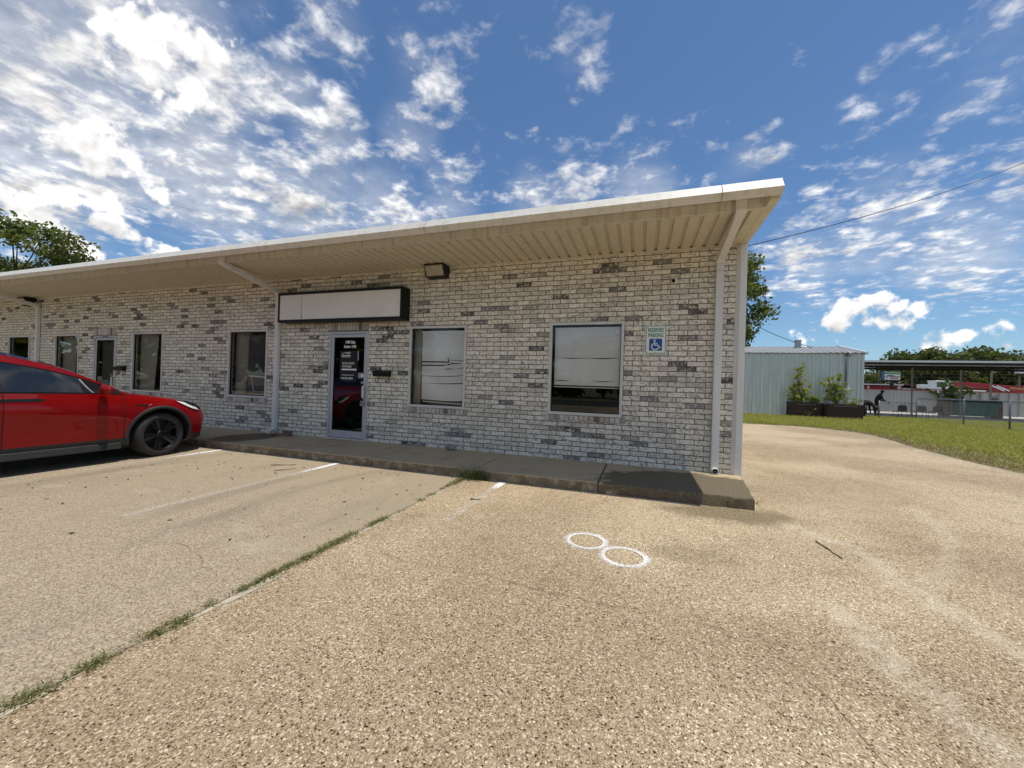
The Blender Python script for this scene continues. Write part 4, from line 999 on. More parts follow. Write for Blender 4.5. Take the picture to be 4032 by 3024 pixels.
b = MB(); b.prism([(.0,.25),(.02,.235),(-.55,.225),(-.55,.245)], 'x', -.72, .72); 
b2 = MB(); b2.hexa([cpt(.02,-.55,.215),cpt(.02,.55,.215),cpt(.55,.93,.205),cpt(.55,-.93,.205),cpt(.0,-.55,.25),cpt(.0,.55,.25),cpt(.5,.95,.235),cpt(.5,-.95,.235)]); b2.build('front_lip', M_clad, car, bevel=.008)
b = MB(); b.box(CX-.80,CX+.80,CY0-4.9,CY0-.35,G+.18,G+.27); b.build('underbody', M_blackm, car)
b = MB(); b.hexa([cpt(1.40,.90,.19),cpt(1.40,1.0,.205),cpt(3.3,1.0,.205),cpt(3.3,.90,.19),cpt(1.40,.90,.30),cpt(1.40,.985,.30),cpt(3.3,.985,.30),cpt(3.3,.90,.30)]); b.build('side_skirt', M_clad, car, bevel=.01)

# ------------------------------------------------------------------ plants
nr = np.random.default_rng(11)
def leaf_mesh(name, P, size, mt, parent=None, seed=0, elong=1.7, up=0.3):
    """one small folded leaf at every point of P (n,3)"""
    r = np.random.default_rng(seed); n = len(P); P = np.asarray(P, float)
    d = r.normal(size=(n,3)); d[:,2] -= .25; d /= np.linalg.norm(d,axis=1)[:,None]
    u = r.normal(size=(n,3)); u[:,2] += up*3; w = np.cross(d,u); w /= (np.linalg.norm(w,axis=1)[:,None]+1e-9)
    s = (size*r.uniform(.55,1.25,n))[:,None]
    v = np.stack([P-d*s*elong*.5, P+w*s*.5, P+d*s*elong*.5, P-w*s*.5], 1).reshape(-1,3)
    if parent: v = v-np.array(ORG[parent.name])
    f = np.arange(4*n).reshape(-1,4)
    me = bpy.data.meshes.new(name); me.from_pydata(v.tolist(), [], f.tolist()); me.materials.append(mt)
    return link(name, me, parent)
M_leafA = make_leaf('oak_leaf', (.055,.085,.020), (.14,.17,.045), .35); M_leafB = make_leaf('pale_leaf', (.22,.27,.05), (.42,.43,.11), .42)
M_leafC = make_leaf('dark_leaf', (.055,.080,.022), (.14,.165,.045), .34); M_leafD = make_leaf('olive_leaf', (.06,.075,.022), (.14,.15,.05), .3)
def tree(name, label, base, h, cr_, n, leaf, mt, seed, trunk=.3, z0=.3, group=None, clumps=26, cat='tree', flat=.8, sig=.30):
    r = random.Random(seed); q = np.random.default_rng(seed); base = Vector(base)
    t = thing(name, label, cat, base, group)
    b = MB(); top = base+V(r.uniform(-.4,.4), r.uniform(-.4,.4), h*.72)
    b.tube([base, base+(top-base)*.35+V(.1*trunk,0,0), base+(top-base)*.7, top], [trunk, trunk*.75, trunk*.5, trunk*.15], 8)
    C = []
    for i in range(clumps):
        a = r.uniform(0, 2*pi); zz = z0+(1-z0)*((i+.5)/clumps); e = sqrt(max(.05, 1-((zz-(z0+1)/2)/((1-z0)/2*1.08))**2)); rad = cr_*e*sqrt(r.uniform(.15,1))
        c = base+V(cos(a)*rad, sin(a)*rad, h*zz*(.97+.06*r.random())); C.append((c, cr_*r.uniform(.20,.38)))
        s = base+(top-base)*max(.25, min(.95, zz/.72*.75)); m = (s+c)/2+V(0,0,-.04*h*r.random())
        b.tube([s, m, c], [trunk*.22, trunk*.13, trunk*.04], 5)
    b.build('trunk', M_bark, t, True)
    tot = sum(x[1]**2 for x in C); P = []
    for c, s in C:
        k = int(n*s*s/tot); p = q.normal(size=(k,3)); p /= np.linalg.norm(p,axis=1)[:,None]; p *= (q.uniform(0,1,(k,1))**.42)
        p *= (1+sig*np.sin(p[:,:1]*7+p[:,1:2]*5)); p[:,2] *= flat
        P.append(np.array(c)+p*s)
    leaf_mesh('crown', np.concatenate(P), leaf, mt, t, seed)
    return t
tree('large_tree', 'large leafy tree rising behind the roof at far left', (-55.5,12.5,G), 14.7, 5.9, 16000, .25, make_leaf('feathery_leaf', (.08,.11,.028), (.21,.24,.075), .38), 5, .40, .30, clumps=40, flat=.55)
tree('large_tree', 'dark leafy tree rising behind the right end of the brick wall', (6.3,31,G), 12.9, 3.8, 14000, .20, make_leaf('tree_leaf', (.065,.10,.022), (.17,.20,.05), .38), 9, .30, .33, clumps=36)
# wood beyond the yards
wd = [(41.5,66,7.6,4.2,0),(47,66,8.0,5.2,1),(55,70,7.6,5.4,0),(62,67,6.4,4.8,2),(70,70,8.6,6,1),(52,78,8.2,5.5,2),(66,80,8.4,5.5,0),(79,74,10.5,7,1),(44,82,8.6,5.5,2),(60,62,7.4,4.8,3),(72,64,8.2,5,3)]
kinds = [('bushy dark tree beyond the white fence', M_leafC),('dense mid green tree beyond the white fence', M_leafA),('tall tree at the back of the far wood', M_leafC),('yellowish green tree standing forward of the far wood', M_leafD)]
where = ['nearest the billboard','second from the billboard','behind the middle of the canopy','right of the middle canopy post','above the red crane','in the second row by the billboard','in the second row at right','at the right edge of the photo','half hidden behind the first trees','behind the crane cab','behind the crane boom']
for i, (x, y, h, c, k) in enumerate(wd):
    tree('wood_tree', kinds[k][0]+', '+where[i], (x,y,G), h, c, 8000, .34, kinds[k][1], 40+i, .3, .12, 'trees of the far wood', 30)
for i, (x, y, h, c) in enumerate(((36,88,4.6,3.4),(40.5,90,4.4,3.2))):
    tree('distant_tree', ('low rounded tree far off left of the billboard', 'low rounded tree far off beneath the billboard')[i], (x,y,G), h, c, 4000, .32, M_leafC, 70+i, .2, .1, 'distant trees', 14)
# across the street, behind the photographer: what the window panes mirror; left-side ones added to block the horizon there
for i, (x, y, h, c) in enumerate(((-22,-46,9,7),(-9,-48,7.5,6),(4,-45,8.5,7),(-36,-44,10,7),(18,-48,9,7),(-52,-42,9,7),(-30,-28,8,6),(-42,-21,8.5,6.5),(-56,-17,9,7),(-70,-12,10,8))):
    tree('street_tree', 'tree across the street, '+('second','third','fourth','first','fifth','sixth','nearest on the left side','second on the left side','third on the left side','farthest on the left side')[i]+' of the row', (x,y,G), h, c, 2200, .8, M_leafC, 90+i, .3, .12, 'trees across the street', 16)

# grass
def blades(name, XY, hmin, hmax, w, mt, seed, parent=None, lean=.5, z=G):
    r = np.random.default_rng(seed); n = len(XY); XY = np.asarray(XY); a = r.uniform(0,2*pi,n); h = r.uniform(hmin,hmax,n); b_ = r.uniform(0,2*pi,n); le = h*lean*r.uniform(.2,1.4,n)
    X0 = np.column_stack([XY[:,0]-np.cos(a)*w/2, XY[:,1]-np.sin(a)*w/2, np.full(n,z)]); X1 = np.column_stack([XY[:,0]+np.cos(a)*w/2, XY[:,1]+np.sin(a)*w/2, np.full(n,z)])
    mx = XY[:,0]+np.cos(b_)*le*.4; my = XY[:,1]+np.sin(b_)*le*.4
    M0 = np.column_stack([mx-np.cos(a)*w*.4, my-np.sin(a)*w*.4, z+h*.62]); M1 = np.column_stack([mx+np.cos(a)*w*.4, my+np.sin(a)*w*.4, z+h*.62])
    T_ = np.column_stack([XY[:,0]+np.cos(b_)*le, XY[:,1]+np.sin(b_)*le, z+h])
    v = np.stack([X0,X1,M1,M0,T_],1).reshape(-1,3); i = np.arange(n)*5
    f = [(k,k+1,k+2,k+3) for k in i]+[(k+3,k+2,k+4) for k in i]
    me = bpy.data.meshes.new(name); me.from_pydata(v.tolist(), [], f); me.materials.append(mt); return link(name, me, parent)
M_grass = make_leaf('lawn_blade', (.235,.265,.055), (.43,.435,.125), .42); M_straw = make_leaf('straw_blade', (.24,.19,.085), (.36,.30,.15), .3); M_weed = make_leaf('weed_blade', (.09,.12,.03), (.24,.25,.09), .3)
ey = np.array([p[1] for p in ES]); ex = np.array([p[0] for p in ES])
def inlawn(x, y):
    m = y < 12.8; xe = np.interp(y, ey[::-1], np.maximum.accumulate(ex[::-1]*0+ex[::-1]) if False else ex[::-1]); return np.where(y > 12.72, x > 1.3, x > xe)
def lawnpts(n, x0, x1, y0, y1, seed):
    r = np.random.default_rng(seed); x = r.uniform(x0,x1,n); y = r.uniform(y0,y1,n); return np.column_stack([x,y])
# polygon test against the real outline
PO = np.array(ES+[(70,-21),(70,26.0),(1.2,26.0)])
def inside(p):
    x, y = p[:,0], p[:,1]; c = np.zeros(len(p), bool); j = len(PO)-1
    for i in range(len(PO)):
        xi, yi, xj, yj = *PO[i], *PO[j]
        with np.errstate(divide='ignore', invalid='ignore'): c ^= ((yi > y) != (yj > y)) & (x < (xj-xi)*(y-yi)/(yj-yi)+xi)
        j = i
    return c
g1 = lawnpts(60000, 2, 16, 2, 17, 1); g2 = lawnpts(62000, 2, 24, 12.6, 25.9, 2); G_ = np.concatenate([g1,g2]); G_ = G_[inside(G_)]
G_ = G_[(G_[:,0] < .80*(G_[:,1]+6.5)+.4)]
hole = (np.abs(G_[:,1]-26) < 3.4)*(G_[:,0] > 12.6)
G_ = G_[~((G_[:,1] > 21.5) & (G_[:,0] < 12.6))]
def edged(p):
    E_ = np.array(ES); d = np.full(len(p), 9.0)
    for q in E_: d = np.minimum(d, np.hypot(p[:,0]-q[0], p[:,1]-q[1]))
    return d
de = edged(G_); dry = nr.uniform(0,1,len(G_)) < np.clip(1.15-de/ (np.interp(G_[:,1],[0,6,9,11,13],[1.9,1.7,1.1,.5,.25])*(1+.4*np.sin(G_[:,1]*1.3))), .06, .95)
keep = nr.uniform(0,1,len(G_)) < np.clip(.35+de, 0, 1)
o = blades('lawn_grass', G_[keep & ~dry], .05, .13, .022, M_grass, 3, None, .9); o['kind'] = 'stuff'; o['label'] = 'mown green lawn grass beside the driveway'
o = blades('dry_grass', G_[dry], .03, .085, .022, M_straw, 4, None, 1.2); o['kind'] = 'stuff'; o['label'] = 'dry straw coloured grass along the driveway edge'
# weeds in the seam: dense tufts with bare gaps, and one big tuft against the kerb
W_ = []; T_ = [(-1.60,.10,260,1.3),(-1.76,.10,200,1.1),(-1.92,.08,150,.9),(-2.08,.04,50,.7),(-2.36,.05,90,.8),(-2.62,.035,60,.9),(-3.02,.06,30,.4),(-3.33,.08,240,.8),(-3.46,.06,90,.7),(-3.74,.06,200,1.2),(-3.90,.07,300,1.0),(-4.04,.06,220,.8),(-4.20,.07,220,.7),(-4.34,.06,230,.8),(-4.47,.05,200,.8),(-4.58,.05,170,.6),(-4.70,.04,120,.6),(-4.88,.03,50,.7),(-5.06,.05,190,1.0),(-5.17,.04,120,.8),(-5.40,.07,170,1.0),(-5.6,.06,200,.9),(-5.8,.09,200,1.0)]
r = np.random.default_rng(8)
for y, sy, n, k in T_: W_.append(np.column_stack([SEAM-.006+r.normal(0,.014+.012*k,n), r.normal(y,sy*.75,n)]))
W_ = np.concatenate(W_); sel = r.uniform(0,1,len(W_)) < .60
o = blades('seam_weeds', W_[sel], .006, .034, .0055, M_weed, 5, None, 2.0); o['kind'] = 'stuff'; o['label'] = 'low green weeds matted along the slab seam'
o = blades('seam_straw', W_[~sel], .005, .028, .005, M_straw, 6, None, 2.2); o['kind'] = 'stuff'; o['label'] = 'dry weed stalks along the slab seam'
o = blades('grass_tuft', np.column_stack([r.normal(-2.20,.10,130), r.normal(-1.46,.045,130)]), .08, .22, .009, make_leaf('tuft_blade', (.03,.06,.015), (.09,.12,.03), .3), 7, None, 1.0); tag(o, 'tall dark grass tuft growing against the kerb', 'grass tuft')
o = blades('grass_tuft', np.column_stack([r.normal(1.36,.03,26), r.normal(-.95,.16,26)]), .02, .06, .006, M_weed, 17, None, 1.0); tag(o, 'sparse little weeds at the right end of the walk', 'weeds')

# ------------------------------------------------------------------ metal building at the right
k = NT('ribbed_teal_sheet'); p = k.obj(); 
n1 = k.noise(k.scale(p, (8,8,.5)), 1.2, 5, .6)
k.base(k.mix(k.step(n1, .35, .7), (.62,.66,.60), (.74,.765,.69)), .34, .0, .5); M_teal = k.m
M_roofm = mat('grey_roof_sheet', (.42,.42,.41), .5, .3, .12, 2, 0, (.30,.28,.25)); M_trimw = mat('pale_trim', (.62,.66,.66), .45, .2, .06, 3)
mbd = thing('metal_building', 'pale blue green ribbed metal shed with low gable roof', 'building', (9,21.7,G))
def ribbed(b, x0, x1, y, z0, z1, pit, d, w=.05, big=True):
    """sheet in the x-z plane facing -y with raised ribs"""
    P = [(x0, y)]; x = x0+pit*.5; 
    while x < x1-w*2: 
        P += [(x-w,y),(x-w*.5,y-d),(x+w*.5,y-d),(x+w,y)]
        if big and x+pit < x1:
            for q in (.33,.62): xx = x+pit*q; P += [(xx-.035,y),(xx-.015,y-d*.35),(xx+.015,y-d*.35),(xx+.035,y)]
        x += pit
    P.append((x1, y)); i = len(b.v)
    for q in P: b.v += [(q[0],q[1],z0),(q[0],q[1],z1)]
    for k in range(len(P)-1): b.f.append((i+2*k, i+2*k+2, i+2*k+3, i+2*k+1)); b.m.append(0)
EZ = 3.80
b = MB(); ribbed(b, -6, 12.44, 21.7, G, EZ, .45, .06, .075); b.box(12.40,12.45,21.74,33,G,EZ); b.build('wall', M_teal, mbd)
b = MB(); b.box(12.38,12.50,21.655,21.78,G,EZ-.02); b.build('corner_trim', M_trimw, mbd)
b = MB(); prof = []; x = -6.2
while x < 12.55: prof += [(x,0),(x+.22,0),(x+.245,.04),(x+.28,.04)]; x += .305
i = len(b.v)
for q in prof: b.v += [(q[0],21.60,EZ+q[1]),(min(q[0],11.05+ (12.55-11.05)*0+q[0]*0+ (q[0]-11.05 if False else q[0])),25.0,4.50+q[1])]
for k_ in range(len(prof)-1): b.f.append((i+2*k_, i+2*k_+2, i+2*k_+3, i+2*k_+1)); b.m.append(0)
b.build('roof', M_roofm, mbd)
b = MB(); b.prism([(-6.2,21.605),(12.52,21.605),(12.52,21.64),(-6.2,21.64)], 'z', EZ-.05, EZ-.004); b.build('eave_trim', mat('rusty_trim', (.33,.30,.25), .6, .2, .2, 6), mbd)
b = MB(); b.bar((12.56,21.59,EZ+.0),(12.56,25.0,4.52),.10,.12); b.bar((12.56,25.0,4.52),(12.56,30.5,3.6),.10,.12); b.box(12.50,12.64,21.56,21.70,EZ-.11,EZ+.06); b.build('rake_trim', M_whitep, mbd)
b = MB(); b.prism([(21.74,EZ-.05),(25.0,4.45),(30.5,3.6)], 'x', 12.40, 12.44); b.build('gable', M_teal, mbd)
b = MB(); b.box(9.88,10.16,24.2,24.5,4.2,4.86); b.box(9.85,10.19,24.17,24.53,4.80,4.88); b.build('roof_vent', mat('grey_vent', (.36,.38,.40), .5, .3, .1, 4), mbd)
em = thing('electric_meter', 'grey electric meter box with conduit on the metal shed', 'electric meter', (11.65,21.66,1.1))
b = MB(); b.box(11.50,11.83,21.53,21.66,1.12,1.64); b.build('box', M_trimw, em, bevel=.01)
b = MB(); b.lathe([(0,.09),(.06,.085),(.085,.05),(.09,0)], (11.67,21.53,1.43), (0,-1,0), 24); b.build('dial', M_whitep, em, True)
b = MB(); b.tube([(11.60,21.60,1.64),(11.60,21.60,3.72)], .035, 10); b.build('conduit', mat('dark_conduit', (.10,.13,.17), .5, .3, .2, 4), em, True)
b = MB(); b.tube([(11.60,21.60,3.70),(11.62,21.55,3.80),(11.70,21.5,3.80),(11.74,21.48,3.70),(11.72,21.48,3.56)], .05, 8); b.build('weatherhead', M_steel, em, True)
M_wood = mat('dark_wood', (.060,.040,.028), .9, 0, .35, 9, .4, (.10,.075,.055), (1,1,5))
def planter(x0, x1, y0, y1, h, label):
    t = thing('wooden_planter', label, 'planter', ((x0+x1)/2,y0,G), 'raised wooden planters by the metal shed')
    for x in (x0,x1-.07):
        for y in (y0,y1-.07):
            b = MB(); b.box(x,x+.07,y,y+.07,G,G+h+.02); b.build('post', M_wood, t, bevel=.004)
    b = MB(); z = G+.12
    for q in range(4): b.box(x0+.03,x1-.03,y0+.015,y0+.05,z+q*(h-.16)/4,z+(q+1)*(h-.16)/4-.012); b.box(x0+.03,x1-.03,y1-.05,y1-.015,z+q*(h-.16)/4,z+(q+1)*(h-.16)/4-.012)
    b.box(x0+.015,x0+.05,y0+.06,y1-.06,z,G+h-.05); b.box(x1-.05,x1-.015,y0+.06,y1-.06,z,G+h-.05); b.build('side_boards', M_wood, t)
    b = MB(); b.box(x0-.03,x1+.03,y0-.02,y0+.08,G+h-.03,G+h+.02); b.box(x0-.03,x1+.03,y1-.08,y1+.02,G+h-.03,G+h+.02); b.build('rail', M_wood, t, bevel=.004)
    b = MB(); b.box(x0+.05,x1-.05,y0+.05,y1-.05,G+h-.14,G+h-.10); b.build('soil', M_dirt, t)
    b = MB(); b.box(x0+.30,x1-.30,y0-.004,y0+.014,G+h-.115,G+h-.09); b.build('pale_edge', mat('worn_wood', (.30,.27,.22), .9), t)
planter(8.62,10.22,20.95,21.6,.86,'dark wooden planter with a tall thin shrub, farther from the shed corner')
planter(10.30,11.98,20.45,21.2,.84,'dark wooden planter with bushy shrub, nearer the shed corner')
def shrub(name, label, base, stems, n, leaf, mt, seed, cat='shrub', spread=.5, group=None):
    r = random.Random(seed); q = np.random.default_rng(seed); base = Vector(base); t = thing(name, label, cat, base, group)
    b = MB(); P = []
    for dx, dy, h in stems:
        tip = base+V(dx,dy,h); mid = base+V(dx*.35,dy*.35,h*.55); b.tube([base+V(dx*.05,0,0), mid, tip], [.014,.010,.003], 5)
        for j in range(int(h*6)):
            u = r.uniform(.2,1); c = base+V(dx*u*u,dy*u*u,h*u); e = c+V(r.gauss(0,spread*.35*(1.2-u)), r.gauss(0,spread*.2), r.uniform(-.02,.16)); b.tube([c, e], [.005,.002], 4)
            m = max(1, int(n/len(stems)/(h*6))); P.append(np.array(c)+(np.array(e-c))*q.uniform(.2,1.15,(m,1))+q.normal(0,.035,(m,3)))
    b.build('stems', mat('green_stem', (.12,.12,.05), .8), t, True); leaf_mesh('leaves', np.concatenate(P), leaf, mt, t, seed, 1.5); return t
shrub('tall_shrub', 'tall thin yellow green shrub in the left planter', (9.15,21.25,G+.7), [(.1,0,2.5),(-.1,.05,2.0),(.25,0,1.6),(-.6,0,1.15),(.55,0,1.2),(-.95,-.1,.75),(.0,.1,2.2)], 1500, .085, M_leafB, 1, spread=.85)
shrub('bushy_shrub', 'bushy yellow green shrub in the right planter', (10.85,20.85,G+.7), [(.1,0,1.9),(-.4,0,1.6),(.45,0,1.5),(-.75,0,1.35),(.75,0,1.3),(.25,.1,1.8),(-.1,0,1.3),(-.2,.1,1.75)], 1900, .080, M_leafB, 2, spread=.8)
shrub('squash_plant', 'low broad leaved plant at the right of the left planter', (9.85,21.2,G+.72), [(.1,0,.35),(-.3,0,.45),(.35,-.1,.3),(-.15,-.1,.5),(.2,0,.42)], 230, .13, make_leaf('bright_leaf', (.18,.24,.05), (.30,.34,.08), .35), 3)
shrub('squash_plant', 'low leafy plant at the right end of the right planter', (11.62,20.8,G+.7), [(.1,0,.55),(-.3,0,.3),(.3,-.1,.45),(-.5,-.1,.3)], 200, .09, M_leafB, 4)
shrub('trailing_weed', 'thin pale weeds trailing in front of the left planter', (9.45,20.85,G), [(.3,0,.3),(-.2,-.05,.4),(.55,0,.55),(-.5,0,.45),(.0,-.05,.2)], 170, .055, M_leafD, 6)
b = MB(); P = [(11.05,20.62,G+.8)]+[(11.15+.0,20.62,G+1.0),(11.25,20.62,G+1.06),(11.75,20.62,G+1.06),(11.83,20.62,G+1.0),(11.85,20.62,G+.75)]
b.tube(P, .018, 8); tag(b.build('bent_pipe', M_steel, None, True), 'bent grey pipe rail over the right planter', 'pipe')

# ------------------------------------------------------------------ carport, fence and yard
M_post = mat('post_grey', (.30,.27,.24), .6, .2, .2, 3)
cp = thing('carport', 'long open sided flat metal carport roof on thin posts', 'carport', (19,30,G))
CZ = 3.46
b = MB(); prof = []; x = 12.7
while x < 34: prof += [(x,0),(x+.25,0),(x+.29,.05),(x+.33,.05)]; x += .37
i = len(b.v)
for q in prof: b.v += [(q[0],26.4,CZ+.16+q[1]),(q[0],33.4,CZ+.20+q[1])]
for k_ in range(len(prof)-1): b.f.append((i+2*k_, i+2*k_+2, i+2*k_+3, i+2*k_+1)); b.m.append(0)
b.build('roof', M_whitep, cp)
M_cdark = mat('carport_steel', (.025,.021,.018), .7, .1, .2, 3)
b = MB(); b.box(12.7,34,26.34,26.39,CZ+.13,CZ+.26); b.build('front_trim', M_whitep, cp)
for y in (26.45,30.1,33.2):
    b = MB(); b.box(12.7,34,y-.04,y+.04,CZ-.02,CZ+.15); b.build('beam', M_cdark, cp)
b = MB(); b.prism([(12.75,CZ-.06),(13.25,CZ-.02),(13.25,CZ+.1),(12.75,CZ+.1)], 'y', 26.3, 26.4); b.build('bracket', mat('tan_bracket', (.40,.36,.28), .7), cp)
for x, y, w in ((19.14,30.1,.035),(23.1,32.1,.045),(31.5,33.0,.045)):
    b = MB(); b.box(x-w,x+w,y-w,y+w,G,CZ+.0); b.build('post', M_post, cp)
b = MB(); b.bar((25.24,32.9,G),(25.36,32.9,CZ),.085,.085,(0,1,0)); b.build('post', mat('pale_post', (.52,.49,.40), .6, 0, .1, 3), cp)

M_wire = mat('fence_wire', (.13,.135,.145), .5, .4, .1, 5); M_rail = mat('fence_rail', (.20,.22,.25), .5, .4, .15, 5)
def chain_fence(label, A_, B_, h, posts, pit=.17, low=0.03):
    A_, B_ = V(*A_), V(*B_); t = thing('chain_link_fence', label, 'fence', (A_.x,A_.y,G), 'chain link fences'); d = (B_-A_); Lh = d.length; d.normalize()
    for q in posts:
        p = A_+d*(Lh*q); b = MB(); b.tube([p+V(0,0,G), p+V(0,0,G+h+.05)], .036, 10); b.lathe([(.036,0),(.03,.03),(0,.04)], p+V(0,0,G+h+.05), (0,0,1), 10); b.build('post', M_rail, t, True)
    b = MB(); b.tube([A_+V(0,0,G+h), B_+V(0,0,G+h)], .024, 8); b.build('top_rail', M_rail, t, True)
    b = MB(); n = int((Lh+h)/pit); w = .0031
    for s in (1,-1):
        for k in range(-int(h/pit), n):
            u0 = k*pit; u1 = u0+h
            c0, c1 = max(0,u0), min(Lh,u1)
            if c1 <= c0: continue
            z0, z1 = (c0-u0), (c1-u0)
            if s < 0: z0, z1 = h-z0, h-z1
            a = A_+d*c0+V(0,0,G+low+z0*(1-low/h)); c = A_+d*c1+V(0,0,G+low+z1*(1-low/h)); b.bar(a, c, w*1.6, w)
    b.build('wire_mesh', M_wire, t); return t
chain_fence('chain link fence running from the corner post towards the right edge', (17.1,25.7,0), (15.3,13.9,0), 1.32, (0,.44,.735))
chain_fence('lower chain link fence between a short post by the people and the tall post', (14.1,23.45,0), (17.05,25.65,0), 1.04, (0,))
M_sheet = mat('pale_fence_sheet', (.45,.44,.43), .5, .1, .06, 1, 0, (.38,.36,.33), (1,1,.2)); M_sheet2 = mat('grey_fence_sheet', (.44,.42,.39), .55, .1, .1, 1, 0, (.36,.33,.29), (1,1,.3)); M_redt = mat('red_trim', (.30,.03,.03), .5, 0, .15, 4)
def sheet_fence(label, x0, x1, y, pit, m, d):
    t = thing('metal_fence', label, 'fence', (x0,y,G), 'sheet metal fences of the far yard')
    b = MB(); ribbed(b, x0, x1, y, G, 1.88, pit, d, .05, False); b.build('sheet', m, t)
    b = MB(); b.box(x0,x1,y-.06,y+.02,1.882,1.96); b.build('red_rail', M_redt, t); return t
sheet_fence('white ribbed sheet metal fence left of the climbing bush', 14, 25.3, 38.5, .28, M_sheet, .05)
sheet_fence('grey wide ribbed sheet metal fence right of the climbing bush', 25.32, 48, 38.3, .62, M_sheet2, .11)
shrub('climbing_bush', 'green bush climbing over the sheet metal fence', (26.0,38.0,G), [(0,0,2.9),(-.8,0,2.6),(.9,0,2.5),(-.4,0,3.1),(.5,0,2.9),(1.3,0,2.2),(-1.5,0,2.2),(1.9,0,2.1),(.2,-.2,1.6),(-.4,-.2,1.5)], 1900, .17, make_leaf('bush_leaf', (.05,.09,.02), (.13,.17,.04), .3), 5, spread=1.3)

# dumpster
du = thing('dumpster', 'green ribbed dumpster with dark lid standing beyond the chain link fence', 'dumpster', (24.2,33.1,G))
M_dg = mat('dumpster_green', (.03,.20,.145), .5, 0, .2, 3, 0, (.05,.13,.10)); M_dbr = mat('rust_brown', (.13,.075,.045), .8, 0, .3, 4)
b = MB(); b.prism([(32.75,G+.08),(32.55,G+1.15),(34.2,G+1.30),(34.2,G+.08)], 'x', 22.95, 25.6); b.build('body', M_dg, du)
for x in np.linspace(23.1,25.45,7): b = MB(); b.prism([(32.70,G+.1),(32.50,G+1.12),(32.58,G+1.12),(32.78,G+.1)], 'x', x-.04, x+.04); b.build('rib', M_dg, du)
b = MB(); b.hexa([(22.9,32.45,G+1.16),(25.65,32.45,G+1.16),(25.65,34.25,G+1.31),(22.9,34.25,G+1.31),(22.9,32.45,G+1.23),(25.65,32.45,G+1.23),(25.65,34.25,G+1.38),(22.9,34.25,G+1.38)]); b.build('lid', M_blackm, du)
for x in (22.93,25.6): b = MB(); b.box(x-.06,x+.06,32.9,33.9,G+.7,G+.95); b.build('lift_pocket', M_dbr, du)
wb = thing('wooden_screen', 'brown wooden box panel beside the green dumpster', 'panel', (22.5,33.0,G))
b = MB(); 
for q in range(5): b.box(22.15+q*.15,22.28+q*.15,32.7,32.74,G+.05,G+1.22)
b.build('boards', mat('weathered_board', (.24,.155,.105), .9, 0, .3, 4), wb); b = MB(); b.box(22.1,22.9,32.745,32.80,G+.25,G+.35); b.box(22.1,22.9,32.745,32.80,G+.95,G+1.05); b.build('batten', M_wood, wb)
rock('white_sack', (25.75,33.2,G+1.33), (.24,.22,.17), mat('sack', (.62,.60,.56), .8, 0, .1, 6), 'round white sack lying on the right end of the dumpster', 'sack', 8)
b = MB(); b.prism([(25.68,G),(26.05,G),(26.02,G+1.32),(25.68,G+1.32)], 'y', 32.9, 34.0); tag(b.build('rusty_drum_rack', M_dbr, None, bevel=.02), 'rusty brown metal cabinet at the right end of the dumpster', 'cabinet')

# stacking chairs under the carport
def chair(x, y, rz, label):
    t = thing('stacking_chair', label, 'chair', (0,0,0), 'black chairs under the carport')
    b = MB(); b.prism(rrect(-.25,.25,.46,.84,.12), 'y', .20, .235); b.build('backrest', M_blackm, t, bevel=.008)
    b = MB(); b.tube([(.16*cos(a),.22,.80+.10*sin(a)) for a in np.linspace(0,pi,12)], .012, 8); b.build('handle_loop', M_black, t, True)
    b = MB(); b.prism(rrect(-.24,.24,-.24,.22,.06), 'z', .42, .455); b.build('seat', M_blackm, t, bevel=.008)
    for sx in (-1,1):
        for pts in ([(sx*.245,.24,0),(sx*.25,.22,.45),(sx*.25,.22,.62)], [(sx*.245,-.24,0),(sx*.25,-.21,.43)]):
            b = MB(); b.tube(pts, .013, 8); b.build('leg', M_black, t, True)
        b = MB(); b.tube([(sx*.25,-.21,.42),(sx*.25,.22,.42)], .012, 8); b.build('seat_rail', M_black, t, True)
    t.location = (x,y,G); t.rotation_euler = (0,0,rz); return t
c0 = chair(16.35,25.9,pi+.1,'black chair standing alone between two thin fence posts')
dup(c0, (17.55,26.25,G), 'black chair just right of the tall corner fence post', pi-.1); dup(c0, (18.75,26.9,G), 'black chair half behind the chain link fence', pi-.05)
dup(c0, (15.35,27.1,G), 'black chair half hidden behind the standing person', 1.2)

# people: one skinned surface each
def person(label, J, E, R, m_list, zsplit, hair=None, rot=0, loc=(0,0,0)):
    t = thing('person', label, 'person', loc)
    me = bpy.data.meshes.new('body'); me.from_pydata(J, E, []); o = bpy.data.objects.new('body', me); COL.objects.link(o)
    sk = o.modifiers.new('s', 'SKIN'); sk.use_smooth_shade = True
    for i, v in enumerate(me.skin_vertices[0].data): v.radius = (R[i], R[i]); v.use_root = (i == 0)
    su = o.modifiers.new('u', 'SUBSURF'); su.levels = 1; su.render_levels = 1
    bpy.context.view_layer.update()
    q = bpy.data.meshes.new_from_object(o.evaluated_get(bpy.context.evaluated_depsgraph_get())); bpy.data.objects.remove(o)
    for m_ in m_list: q.materials.append(m_)
    q.polygons.foreach_set('material_index', [zsplit(p.center) for p in q.polygons]); q.polygons.foreach_set('use_smooth', [True]*len(q.polygons))
    b_ = link('body', q, t)
    t.rotation_euler = (0,0,rot); return t
M_skin = mat('dark_skin', (.045,.028,.020), .6, 0, .1, 8); M_shirt = mat('black_shirt', (.010,.010,.011), .85, 0, .2, 10); M_jean = mat('dark_trousers', (.014,.016,.022), .85, 0, .2, 10); M_shoe = mat('shoe', (.10,.09,.085), .7)
